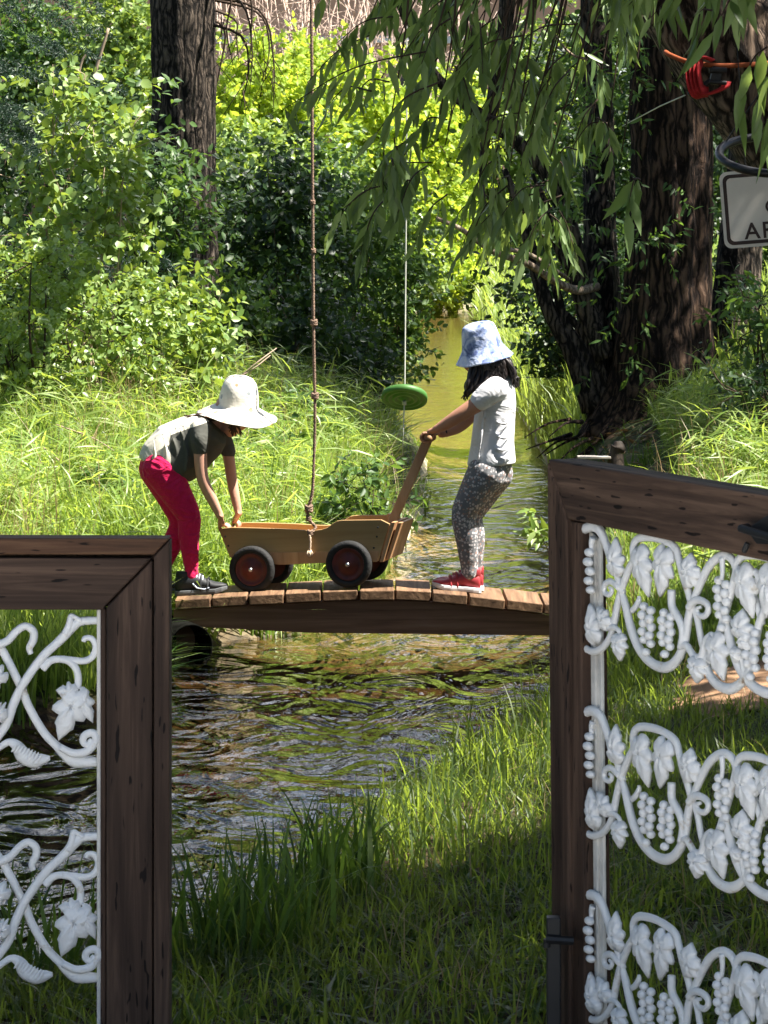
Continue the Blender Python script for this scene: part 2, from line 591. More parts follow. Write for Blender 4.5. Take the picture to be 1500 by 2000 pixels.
def build_terrain():
    xs = np.concatenate([[-600, -250, -110, -60, -35, -20, -13, -9, -6.5, -5], np.arange(-4, 4.01, .055), [5, 6.5, 9, 13, 20, 35, 60, 110, 250, 600]])
    ys = np.concatenate([[-60, -25, -10, -3, 0, 2, 3.5], np.arange(4.5, 30, .09), np.arange(30, 80, .5), [85, 95, 110, 140, 200, 350, 700]])
    v, f = sheet(xs, ys, ground_z)
    me = fast_mesh('ground', v, [f])
    o = link_mesh('ground', me, ground_material(), smooth=True)
    tag(o, 'earth banks and pebbly bed of the stream', kind='structure')
    v, f = sheet(np.linspace(-9, 5, 60), np.concatenate([np.arange(6, 30, .25), np.arange(30, 76, 1.)]), lambda x, y: 0 * x)
    w = link_mesh('stream_water', fast_mesh('stream_water', v, [f]), water_material(), smooth=True)
    tag(w, 'shallow rippled stream running under the footbridge', kind='structure')
    xs = np.linspace(-9, 9, 40); ys = np.linspace(-14, 4.9, 46)  # unseen pale slab added to bounce sunlight onto the gates
    v, f = sheet(xs, ys, lambda x, y: ground_z(x, y) + .03)
    o = link_mesh('bounce_slab', fast_mesh('bounce_slab', v, [f]), plain('pale_bounce', (.60, .59, .57), .9, .2, noise=.1, nscale=6, bump=.3))
    tag(o, 'unseen pale slab on the viewer side, added to bounce light onto the gates', kind='structure')
    # bare earth path past the right gate
    xs = np.linspace(.95, 3.2, 60); ys = np.linspace(10.2, 12.2, 50)
    X, Y = np.meshgrid(xs, ys)
    v, f = sheet(xs, ys, lambda x, y: ground_z(x, y) + .012)
    c = v[f].mean(1)
    half = .42 + .1 * wob(c[:, 0], c[:, 1], 6, 8)
    keep = np.abs(c[:, 1] - (11.25 + .12 * (c[:, 0] - 1))) < half
    keep &= c[:, 0] > 1.08 + .12 * wob(c[:, 0], c[:, 1], 9, 9)
    p = link_mesh('path', fast_mesh('path', v, [f[keep]]), plain('bare_earth', (.24, .145, .085), .95, .1, noise=.5, nscale=7, bump=.6, bscale=30), smooth=True)
    tag(p, 'bare trodden earth path behind the right gate', kind='structure')

# ------------------------------------------------------------------- leaves
def norm(v):
    return v / (np.linalg.norm(v, axis=1, keepdims=True) + 1e-9)

def leaves(Pp, D, Nn, Ln, Wd, t1=.33, t2=.7, w1=1.0, w2=.75, curl=.15, fold=.18, detail=False, tipw=0):
    """arrays -> (verts, [faces...]) leaf blades"""
    n = len(Pp)
    D = norm(D)
    S = np.cross(D, Nn)
    S = norm(S)
    U = np.cross(S, D)
    Ln = Ln[:, None]; h = Wd[:, None] / 2
    def c(t): return Pp + D * Ln * t - U * Ln * curl * t * t
    if detail:
        m1, m2 = c(t1), c(t2)
        up1 = U * h * fold
        vs = np.stack([Pp, m1 + S * h * w1 + up1, m1, m1 - S * h * w1 + up1, m2 + S * h * w2 + up1, m2, m2 - S * h * w2 + up1, c(1)], 1).reshape(-1, 3)
        b = (np.arange(n) * 8)[:, None]
        tri = np.concatenate([b + np.array([0, 2, 1]), b + np.array([0, 3, 2]), b + np.array([4, 5, 7]), b + np.array([5, 6, 7])])
        quad = np.concatenate([b + np.array([1, 2, 5, 4]), b + np.array([2, 3, 6, 5])])
        return vs, [tri, quad]
    m1, m2 = c(t1), c(t2)
    up1 = U * h * fold
    vs = np.stack([Pp, m1 + S * h * w1 + up1, m2 + S * h * w2 + up1, c(1), m2 - S * h * w2 + up1, m1 - S * h * w1 + up1], 1).reshape(-1, 3)
    b = (np.arange(n) * 6)[:, None]
    quad = np.concatenate([b + np.array([0, 3, 2, 1]), b + np.array([0, 5, 4, 3])])
    return vs, [quad]

def merge(parts):
    vs = []; groups = {}
    b = 0
    for v, fl in parts:
        vs.append(v)
        for f in fl:
            groups.setdefault(f.shape[1], []).append(f + b)
        b += len(v)
    return np.concatenate(vs), [np.concatenate(g) for g in groups.values()]

def rdir(rng, n):
    v = rng.normal(size=(n, 3))
    return norm(v)

def twig_leaves(rng, start, end, n, ln, wd, droop=.3, spread=.8, detail=False, shape=None, jitter=.25, curl=.15, up=.6):
    """start,end: (T,3) twig ends; n leaves per twig"""
    T = len(start)
    t = (np.arange(n) + rng.uniform(0, 1, (T, n))) / n
    t = .12 + .88 * t
    ax = end - start
    pos = start[:, None] + ax[:, None] * t[..., None]
    sag = np.linalg.norm(ax, axis=1)[:, None] * droop * .35 * t ** 2
    pos[..., 2] -= sag
    a = norm(ax)[:, None].repeat(n, 1)
    rnd = rdir(rng, T * n).reshape(T, n, 3)
    side = np.cross(a, rnd)
    side /= np.linalg.norm(side, axis=2, keepdims=True) + 1e-9
    d = a * .5 + side * spread + np.array([0, 0, -droop]) + rng.normal(size=(T, n, 3)) * jitter
    nn = rng.normal(size=(T, n, 3)) * .55 + np.array([0, 0, up]) + np.array([.15, -.25, 0])
    k = T * n
    L = ln * rng.uniform(.55, 1.2, k)
    W = wd * rng.uniform(.7, 1.15, k) * (L / ln)
    sh = shape or {}
    return leaves(pos.reshape(-1, 3), d.reshape(-1, 3), nn.reshape(-1, 3), L, W, curl=curl, detail=detail, **sh)

OVATE = dict(t1=.3, t2=.65, w1=1.0, w2=.8)
ROUND = dict(t1=.28, t2=.72, w1=.95, w2=.85)
LANCE = dict(t1=.3, t2=.65, w1=1.0, w2=.75)

def clump_points(rng, c, rad, k, shell=.35):
    d = rdir(rng, k)
    r = rng.uniform(shell, 1, k) ** .6
    return np.asarray(c) + d * r[:, None] * np.asarray(rad)

def bush(name, label, cat, c, rad, mat, stem_mat, K=18, T=25, n=9, ln=.06, wd=.04, shape=None, clump=.35, twl=.3, droop=.25, base=None, group=None, shell=.35, seed=0, detail=False, stems=6, stem_r=.012, part='foliage', up=.6, spread=.8):
    rng = np.random.default_rng(100 + seed)
    c = A(c); rad = A(rad)
    if base is None:
        base = A((c[0], c[1], gz(c[0], c[1])))
    base = A(base)
    root = empty(name, tuple(base), label, cat, group)
    cl = clump_points(rng, c, rad, K, shell)
    lim = base[2] + .03
    cl[:, 2] = np.maximum(cl[:, 2], lim + .1)
    idx = rng.integers(0, K, K * T)
    mr = rad.mean()
    st = cl[idx] + rng.normal(size=(K * T, 3)) * rad * clump * .5
    out = norm((st - c) / rad) * .6 + rdir(rng, K * T) * .8 + np.array([0, 0, .25])
    en = st + norm(out) * (twl * rng.uniform(.5, 1.2, K * T))[:, None]
    v, f = twig_leaves(rng, st, en, n, ln, wd, droop, spread, detail, shape, up=up)
    v[:, 2] = np.maximum(v[:, 2], lim - .02)
    fo = link_mesh(part, fast_mesh(part, v - base, f), mat, root, smooth=False)
    mb = MB()
    for i in rng.choice(K, min(stems, K), replace=False):
        e = cl[i]
        mid = base + (e - base) * .5 + rng.normal(size=3) * mr * .12
        p = smooth_path([tuple(base + np.array([rng.normal() * .04, rng.normal() * .04, -.02])), tuple(mid), tuple(e)], 4)
        mb.tube(p, interp([stem_r, stem_r * .7, stem_r * .3], len(p)), 6)
    for i in rng.choice(K * T, min(60, K * T), replace=False):
        mb.tube([tuple(cl[idx[i]]), tuple(st[i]), tuple(en[i])], [stem_r * .3, stem_r * .25, stem_r * .12], 4)
    mb.build('stem', stem_mat, root, tuple(base), smooth=True)
    return root

# -------------------------------------------------------------------- grass
def grass(name, label, pts, mat, h=.35, w=.007, lean=.35, hv=.5, seed=0, cat='grass', seg=3, wind=(0, 0)):
    """pts (n,2) -> one stuff object of curved blades standing on the ground"""
    rng = np.random.default_rng(500 + seed)
    n = len(pts)
    x, y = pts[:, 0], pts[:, 1]
    z = ground_z(x, y) - .015
    H = h * rng.uniform(1 - hv, 1 + hv * .6, n) if np.isscalar(h) else h * rng.uniform(1 - hv, 1 + hv * .6, n)
    th = rng.uniform(0, 2 * np.pi, n)
    ld = np.stack([np.cos(th) + wind[0], np.sin(th) + wind[1], 0 * th], 1)
    ld = norm(ld)
    ft = th + np.pi / 2 + rng.normal(size=n) * .5
    S = np.stack([np.cos(ft), np.sin(ft), 0 * ft], 1)
    W = w * rng.uniform(.6, 1.4, n)
    bend = np.abs(rng.normal(size=n)) * lean + .1
    base = np.stack([x, y, z], 1)
    cols = []
    for s in range(seg):
        t = s / seg
        c = base + ld * (H * bend * t ** 2)[:, None] + np.array([0, 0, 1]) * (H * (t - .33 * np.minimum(bend, 1.3) * t ** 2.4))[:, None]
        ww = (W * (1 - t ** 2) * .5)[:, None]
        cols += [c - S * ww, c + S * ww]
    tip = base + ld * (H * bend)[:, None] + np.array([0, 0, 1]) * (H * (1 - .33 * np.minimum(bend, 1.3)))[:, None]
    cols.append(tip)
    k = len(cols)
    v = np.stack(cols, 1).reshape(-1, 3)
    b = (np.arange(n) * k)[:, None]
    q = np.concatenate([b + np.array([2 * s, 2 * s + 1, 2 * s + 3, 2 * s + 2]) for s in range(seg - 1)])
    t = b + np.array([k - 3, k - 2, k - 1])
    o = link_mesh(name, fast_mesh(name, v, [q, t]), mat)
    return tag(o, label, cat, kind='stuff')

def scatter(rng, n, x0, x1, y0, y1, keep, clump=0.0):
    x = rng.uniform(x0, x1, n); y = rng.uniform(y0, y1, n)
    if clump:
        k = max(20, n // 60)
        cx = rng.uniform(x0, x1, k); cy = rng.uniform(y0, y1, k)
        i = rng.integers(0, k, n)
        m = rng.uniform(size=n) < clump
        x = np.where(m, cx[i] + rng.normal(size=n) * .08, x)
        y = np.where(m, cy[i] + rng.normal(size=n) * .10, y)
    d, left = shore(x, y)
    k = keep(x, y, d, left)
    return np.stack([x[k], y[k]], 1)

# -------------------------------------------------------------- tree trunks
def trunk_mesh(mb, path, rad, n=36, ridges=.12, seed=0, k=10, flare=None):
    """tapered trunk with ridged bark in the outline"""
    r = np.random.default_rng(seed)
    pts = smooth_path(path, k)
    m = len(pts)
    rr = interp(rad, m)
    amps = [(r.integers(3, 17), r.uniform(0, 6.28), r.uniform(.3, 1), r.uniform(-1.2, 1.2)) for _ in range(9)]
    vs = []; fs = []
    a = None
    zacc = 0
    for i in range(m):
        if i == 0: t = pts[1] - pts[0]
        elif i == m - 1: t = pts[-1] - pts[-2]
        else: t = pts[i + 1] - pts[i - 1]
        if i: zacc += (pts[i] - pts[i - 1]).length
        t.normalize()
        if a is None: a = t.cross(Vector((0, 1, 0)) if abs(t.y) < .9 else Vector((1, 0, 0))).normalized()
        a = (a - t * a.dot(t)).normalized()
        b = t.cross(a)
        for q in range(n):
            th = 2 * math.pi * q / n
            w = sum(am * math.sin(f * th + ph + tw * zacc) for f, ph, am, tw in amps) / 5
            w += .25 * math.sin(zacc * 9 + 3 * th) * math.sin(zacc * 4.1 + th * 2)
            rad_ = rr[i] * (1 + ridges * w)
            vs.append(pts[i] + (a * math.cos(th) + b * math.sin(th)) * rad_)
    for i in range(m - 1):
        for q in range(n):
            q2 = (q + 1) % n
            fs.append((i * n + q, i * n + q2, (i + 1) * n + q2, (i + 1) * n + q))
    fs.append(tuple(range(n - 1, -1, -1)))
    fs.append(tuple((m - 1) * n + q for q in range(n)))
    mb.add(vs, fs)

def crown_blobs(rng, blobs, ln, wd, per, shape, droop=.4, twl=.8, n=12, detail=False):
    """blobs: (centre, radii, twigs) -> leaf parts for a high crown"""
    parts = []
    for c, rad, T in blobs:
        st = clump_points(rng, c, rad, T, .1)
        en = st + norm(rdir(rng, T) + np.array([0, 0, -.2])) * (twl * rng.uniform(.5, 1.2, T))[:, None]
        parts.append(twig_leaves(rng, st, en, n, ln, wd, droop, .8, detail, shape))
    return parts
# -------------------------------------------------------------- materials
WOOD_D, WOOD_M, WOOD_L = (.020, .012, .009), (.080, .050, .036), (.20, .130, .092)
M = {}
M['gate_h'] = wood('gate_wood_across', WOOD_D, WOOD_M, WOOD_L, 'X', holes=.02)
M['gate_v'] = wood('gate_wood_upright', WOOD_D, WOOD_M, WOOD_L, 'Z', holes=.03)
M['gate_top'] = wood('gate_wood_top', (.03, .017, .011), (.10, .052, .03), (.20, .115, .065), 'X', holes=.02)
M['beam'] = wood('beam_wood', (.10, .05, .03), (.27, .14, .085), (.42, .25, .16), 'X', fine=.6)
M['plank'] = wood('plank_wood', (.07, .038, .021), (.20, .118, .066), (.36, .23, .135), 'Y', fine=.8)
M['ply'] = wood('wagon_plywood', (.48, .295, .12), (.60, .385, .17), (.70, .475, .23), 'X', fine=.5, rough=.55, bump=.1)
M['ply_v'] = wood('wagon_board', (.34, .18, .08), (.48, .28, .14), (.58, .37, .2), 'Z', fine=.5, rough=.55, bump=.15)
def painted_iron():
    m, nt, out = new_mat('white_painted_iron')
    L = nt.links.new
    b = N(nt, 'ShaderNodeBsdfPrincipled'); b.inputs['Roughness'].default_value = .42; b.inputs['Specular IOR Level'].default_value = .45
    mp = coords(nt)
    n1 = N(nt, 'ShaderNodeTexNoise', i_Scale=16.0, i_Detail=8.0, i_Roughness=.7); L(mp.outputs[0], n1.inputs['Vector'])
    rp = ramp(nt, [(.0, (.86, .86, .87)), (.60, (.85, .85, .85)), (.67, (.66, .60, .52)), (.71, (.34, .22, .14)), (.74, (.66, .6, .53))]); L(n1.outputs['Fac'], rp.inputs[0])
    L(rp.outputs[0], b.inputs['Base Color'])
    n2 = N(nt, 'ShaderNodeTexNoise', i_Scale=110.0, i_Detail=4.0); L(mp.outputs[0], n2.inputs['Vector'])
    bp = N(nt, 'ShaderNodeBump', i_Strength=.45, i_Distance=.006); L(n2.outputs['Fac'], bp.inputs['Height']); L(bp.outputs[0], b.inputs['Normal'])
    L(b.outputs[0], out.inputs[0])
    return m
M['iron'] = painted_iron()
M['strip'] = plain('white_strip', (.66, .64, .60), .6, .3, noise=.2, nscale=14, bump=.3, bscale=70)
M['black'] = plain('black_metal', (.012, .012, .013), .5, .4, noise=.3)
M['rubber'] = plain('tyre_rubber', (.016, .016, .016), .75, .3, noise=.3, nscale=30, bump=.3, bscale=90)
M['rim'] = plain('red_rim', (.12, .022, .016), .5, .4, noise=.45, nscale=16)
M['metal'] = plain('bright_metal', (.6, .6, .6), .3, .5, metal=1.0)
M['rope'] = plain('rope', (.22, .15, .11), .9, .1, noise=.3, nscale=60, bump=.7, bscale=160)
M['rope_end'] = plain('rope_end', (.62, .47, .34), .9, .1, noise=.2, nscale=60, bump=.5, bscale=160)
M['cord'] = plain('thin_cord', (.42, .42, .36), .8, .1, noise=.2)
M['disc'] = plain('green_plastic', (.045, .13, .022), .5, .35, noise=.2, nscale=12)
M['skin1'] = plain('skin_fair', (.50, .27, .19), .55, .3, noise=.08, nscale=12)
M['skin2'] = plain('skin_tan', (.40, .20, .125), .55, .3, noise=.08, nscale=12)
M['hair1'] = plain('hair_brown', (.06, .028, .015), .5, .4, noise=.4, nscale=40)
M['hair2'] = plain('hair_black', (.014, .009, .008), .45, .4, noise=.4, nscale=40)
M['shirt1'] = cloth('olive_shirt', (.215, .21, .175), .5, 5)
M['shirt2'] = cloth('white_shirt', (.62, .62, .64), .5, 5)
M['pants1'] = cloth('crimson_leggings', (.56, .014, .085), .6, 14, noise=.16)
M['pants2'] = spotted('spotted_leggings', (.16, .163, .172), (.48, .45, .45), (.30, .20, .17), 88, .47)
M['hat1'] = spotted('printed_hat', (.76, .72, .63), (.52, .27, .17), (.34, .37, .38), 26, .30)
M['shoe1'] = plain('black_shoe', (.012, .013, .016), .6, .4, noise=.4, nscale=40)
M['sole1'] = plain('grey_sole', (.10, .105, .11), .7, .3, noise=.2)
M['lace1'] = plain('pale_laces', (.55, .6, .72), .7, .2)
M['shoe2'] = plain('red_shoe', (.36, .035, .045), .55, .4, noise=.35, nscale=30)
M['sole2'] = plain('white_sole', (.62, .63, .65), .7, .3, noise=.1)
M['eye'] = plain('eye', (.02, .015, .012), .2, .5, noise=0)
M['lips'] = plain('lips', (.42, .12, .10), .5, .3, noise=.05)
M['sign_white'] = plain('sign_white', (.72, .68, .62), .4, .4, noise=.03)
M['sign_dark'] = plain('sign_brown', (.035, .018, .016), .5, .3, noise=.1)
M['orange'] = plain('orange_webbing', (.26, .065, .022), .8, .2, noise=.15, nscale=60)
M['red'] = plain('red_webbing', (.42, .022, .025), .7, .25, noise=.2, nscale=40)
M['dark_wood'] = wood('dark_post', (.012, .01, .009), (.03, .023, .018), (.06, .045, .035), 'Z')
M['pale_wood'] = plain('pale_edge', (.42, .38, .33), .8, .2, noise=.2)

def hat_blue():
    m, nt, out = new_mat('tie_dye_hat')
    L = nt.links.new
    b = N(nt, 'ShaderNodeBsdfPrincipled'); b.inputs['Roughness'].default_value = .9
    b.inputs['Specular IOR Level'].default_value = .1
    mp = coords(nt)
    n1 = N(nt, 'ShaderNodeTexNoise', i_Scale=22.0, i_Detail=4.0, i_Distortion=.8)
    L(mp.outputs[0], n1.inputs['Vector'])
    rp = ramp(nt, [(.34, (.09, .12, .26)), (.46, (.26, .33, .54)), (.6, (.55, .60, .74)), (.75, (.7, .73, .8))])
    L(n1.outputs['Fac'], rp.inputs[0]); L(rp.outputs[0], b.inputs['Base Color'])
    n2 = N(nt, 'ShaderNodeTexNoise', i_Scale=16.0, i_Detail=3.0); L(mp.outputs[0], n2.inputs['Vector'])
    bp = N(nt, 'ShaderNodeBump', i_Strength=.5, i_Distance=.03); L(n2.outputs['Fac'], bp.inputs['Height']); L(bp.outputs[0], b.inputs['Normal'])
    L(b.outputs[0], out.inputs[0])
    return m
M['hat2'] = hat_blue()

def two_tone_shirt():
    """dark olive shirt, speckled cream towards the back and along the spine"""
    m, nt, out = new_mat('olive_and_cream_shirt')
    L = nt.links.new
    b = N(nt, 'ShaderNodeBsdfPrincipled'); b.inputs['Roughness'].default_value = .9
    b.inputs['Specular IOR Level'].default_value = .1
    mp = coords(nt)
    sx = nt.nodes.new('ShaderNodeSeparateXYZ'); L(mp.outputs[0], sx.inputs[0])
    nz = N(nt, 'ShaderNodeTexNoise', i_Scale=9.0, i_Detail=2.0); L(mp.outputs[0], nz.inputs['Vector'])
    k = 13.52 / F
    # speckled cream left of a wavy upright line
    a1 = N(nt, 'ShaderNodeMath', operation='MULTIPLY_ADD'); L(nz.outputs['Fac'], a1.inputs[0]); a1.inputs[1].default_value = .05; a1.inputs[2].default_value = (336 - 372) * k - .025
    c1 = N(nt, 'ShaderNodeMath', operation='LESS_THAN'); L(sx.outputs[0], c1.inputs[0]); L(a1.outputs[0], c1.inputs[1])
    # cream along the spine too: z above a sloping line
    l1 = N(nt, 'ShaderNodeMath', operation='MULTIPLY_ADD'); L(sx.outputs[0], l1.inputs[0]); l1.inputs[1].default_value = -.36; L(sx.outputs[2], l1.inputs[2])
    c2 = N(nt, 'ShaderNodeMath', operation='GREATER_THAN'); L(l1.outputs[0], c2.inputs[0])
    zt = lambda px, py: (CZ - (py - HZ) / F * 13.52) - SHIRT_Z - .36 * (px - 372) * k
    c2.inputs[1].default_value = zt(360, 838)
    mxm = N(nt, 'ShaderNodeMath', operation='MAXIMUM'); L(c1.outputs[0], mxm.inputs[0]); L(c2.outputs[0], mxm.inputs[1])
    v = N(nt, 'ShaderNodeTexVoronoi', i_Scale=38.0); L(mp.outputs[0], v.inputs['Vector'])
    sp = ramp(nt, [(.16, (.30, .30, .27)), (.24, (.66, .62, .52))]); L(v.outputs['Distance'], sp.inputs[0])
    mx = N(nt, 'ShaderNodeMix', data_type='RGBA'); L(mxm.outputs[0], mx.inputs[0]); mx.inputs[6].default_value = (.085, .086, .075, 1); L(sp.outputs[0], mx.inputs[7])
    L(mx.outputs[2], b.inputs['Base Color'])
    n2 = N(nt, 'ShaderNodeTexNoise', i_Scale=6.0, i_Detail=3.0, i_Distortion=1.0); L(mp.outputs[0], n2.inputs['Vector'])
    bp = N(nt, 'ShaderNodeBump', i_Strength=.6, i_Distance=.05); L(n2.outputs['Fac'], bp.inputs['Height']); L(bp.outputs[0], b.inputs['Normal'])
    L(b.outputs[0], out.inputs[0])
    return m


# ------------------------------------------------------- cast-iron ornament
LEAF_HALF = [(0, .04), (-.10, .16), (-.04, .34), (.06, .46), (.15, .50), (.2, .42), (.24, .35), (.31, .46), (.42, .56), (.5, .53), (.52, .42), (.54, .28), (.62, .30), (.71, .31), (.75, .24), (.84, .17), (.9, .1), (1, 0)]

def iron_leaf(mb, base, tip, width, y, depth=.012):
    """vine leaf in relief: base, tip in local (x,z)"""
    bx, bz = base; tx, tz = tip
    ux, uz = tx - bx, tz - bz
    L = math.hypot(ux, uz); ux /= L; uz /= L
    vx, vz = -uz, ux
    out = [(u, v) for u, v in LEAF_HALF] + [(u, -v) for u, v in LEAF_HALF[-2::-1]]
    n = len(out)
    cu = .3
    vs = []; fs = []
    for k, (s, h) in enumerate([(0.02, .7), (.3, 1.0), (.62, .85), (.88, .5), (1.0, 0)]):
        for i, (u, v) in enumerate(out):
            uu = cu + (u - cu) * s; vv = v * s
            ang = math.atan2(v, u - cu)
            g = (.5 + .5 * math.cos(ang * 5)) * (1 if s > .2 else .5) * .45 * math.sin(math.pi * s)
            hh = depth * (h - g * .6)
            vs.append((bx + (ux * uu * L + vx * vv * width), y - hh, bz + (uz * uu * L + vz * vv * width)))
    m = 5
    b2 = len(vs)
    for i, (u, v) in enumerate(out):
        vs.append((bx + ux * u * L + vx * v * width, y + .005, bz + uz * u * L + vz * v * width))
    for k in range(m - 1):
        for i in range(n):
            j = (i + 1) % n
            fs.append((k * n + i, k * n + j, (k + 1) * n + j, (k + 1) * n + i))
    for i in range(n):
        j = (i + 1) % n
        fs.append(((m - 1) * n + i, (m - 1) * n + j, b2 + j, b2 + i))
    fs.append(tuple(range(n)))
    fs.append(tuple(b2 + i for i in range(n)))
    mb.add(vs, fs)

def ibar(mb, pts, rad, y=0.0, k=5, n=8):
    p = smooth_path([(x, y, z) for x, z in pts], k)
    mb.tube(p, interp(rad, len(p)) if hasattr(rad, '__len__') else rad, n, flat=(Vector((0, 1, 0)), .8))

# ---------------------------------------------------------------- left gate
def left_gate():
    Y = 6.4
    O = P(264, 1600, Y); O.z = gz(O.x, Y)
    root = empty('wooden_gate', O, 'dark brown wooden gate with white iron vine scrolls and single leaves, left of the opening', 'gate', 'pair of wooden gates with white iron panels')
    def q(px, py): p = P(px, py, Y); return (p.x, p.z)
    def piece(name, pts, mat, y0, y1, bev=.004):
        mb = MB(); mb.prism([q(*p) for p in pts], y0, y1)
        return mb.build(name, mat, root, tuple(O), bevel=bev)
    piece('top_trim', [(-830, 1049), (331, 1052), (300, 1084), (-830, 1081)], M['gate_top'], Y, Y + .075)
    piece('side_trim', [(331, 1055), (331, 2080), (300, 2080), (300, 1087)], M['gate_v'], Y + .001, Y + .075)
    piece('rail', [(-700, 1089), (295, 1091), (203, 1186), (203, 1192), (-700, 1191)], M['gate_h'], Y + .006, Y + .07)
    piece('stile', [(297, 1094), (297, 2080), (207, 2080), (207, 1187)], M['gate_v'], Y + .006, Y + .07)
    piece('inner_lip', [(205, 1192), (205, 2032), (195, 2032), (195, 1192)], M['gate_v'], Y + .02, Y + .06, .002)
    piece('stile', [(-830, 1086), (-830, 2080), (-702, 2080), (-702, 1086)], M['gate_v'], Y + .006, Y + .07)
    piece('rail', [(-700, 2034), (195, 2034), (195, 2095), (-700, 2095)], M['gate_h'], Y + .008, Y + .07)
    # boards behind the joints
    for pts in ([(-828, 1056), (326, 1057), (326, 1189), (-828, 1189)], [(207, 1190), (326, 1190), (326, 2076), (207, 2076)]):
        piece('backing_board', pts, M['gate_v'], Y + .04, Y + .082, 0)
    # iron
    mb = MB()
    mb.prism([q(187, 1193), q(194.6, 1193), q(194.6, 2033), q(187, 2033)], Y + .022, Y + .055)
    pan = mb.build('iron_panel', M['strip'], root, tuple(O), bevel=.002)
    s = 1 / 5.263
    yy = Y + .03
    for row in range(2):
        dy = 424 * row; dx = 5 * row
        for mir in (False, True):
            def c(cx, cy):
                px = cx * s; py = 1180 + cy * s + dy
                if mir: px = -505 - px
                else: px += dx
                return q(px, py)
            k = s / (F / Y)
            mb = MB()
            def bar(pts, rad, y=yy): ibar(mb, [c(*p) for p in pts], [r * k for r in rad] if hasattr(rad, '__len__') else rad * k, y)
            bar([(-700, 2000), (-400, 1760), (0, 1330), (120, 1050), (200, 880), (330, 680), (450, 530), (560, 430), (650, 340), (730, 250), (820, 195), (1000, 185)], [50, 50, 48, 48, 46, 46, 46, 46, 50, 55, 46, 40])
            bar([(650, 330), (700, 240), (715, 140), (760, 150), (820, 190)], [40, 42, 30, 22, 30], yy - .004)
            bar([(-700, -150), (-300, 120), (-50, 430), (50, 600), (130, 760), (200, 900), (260, 1060), (350, 1230), (450, 1380), (560, 1490), (650, 1580), (760, 1650), (1000, 1660)], [44, 44, 44, 44, 44, 44, 44, 44, 44, 46, 60, 70, 45], yy + .012)
            bar([(420, 690), (500, 605), (600, 585), (720, 595), (850, 605), (935, 560), (970, 460), (930, 375), (860, 370), (845, 405)], [40, 40, 36, 36, 36, 36, 34, 32, 28, 26])
            bar([(600, 585), (700, 610), (770, 690), (790, 780), (785, 890)], [34, 38, 38, 38, 36], yy - .002)
            bar([(600, 1490), (740, 1555), (880, 1535), (960, 1450), (975, 1380), (930, 1345), (860, 1370), (840, 1430), (880, 1470), (920, 1440), (900, 1410)], [36, 42, 44, 44, 44, 42, 40, 38, 34, 28, 20], yy - .004)
            bar([(-100, 1560), (0, 1480), (80, 1440), (160, 1480), (220, 1570), (330, 1630), (430, 1615), (500, 1605)], [30, 34, 38, 60, 85, 80, 55, 24], yy - .004)
            for i in range(9):
                t = i / 8
                a = (170 + 250 * t, 1440 + 110 * t); b_ = (110 + 250 * t, 1530 + 130 * t)
                ibar(mb, [c(*a), c((a[0] + b_[0]) / 2, (a[1] + b_[1]) / 2), c(*b_)], [8 * k, 16 * k, 8 * k], yy - .016 - .0 * t, 3, 6)
            bar([(-60, 450), (60, 395), (160, 290), (250, 245), (325, 300), (325, 390), (285, 470), (300, 535)], [44, 42, 40, 40, 42, 42, 36, 26])
            mb.build('scroll', M['iron'], pan, tuple(O), smooth=True)
            for base, tip, w in [((785, 905), (590, 1420), 330 * k), ((0, 830), (-190, 620), 260 * k), ((-60, 1130), (70, 1180), 250 * k)]:
                ml = MB(); iron_leaf(ml, c(*base), c(*tip), w, yy - .012, .018)
                if base[0] == 785:
                    iron_leaf(ml, c(770, 930), c(560, 900), 190 * k, yy - .009, .016)
                    iron_leaf(ml, c(800, 910), c(945, 1240), 190 * k, yy - .009, .016)
                ml.build('iron_leaf', M['iron'], pan, tuple(O), smooth=True)

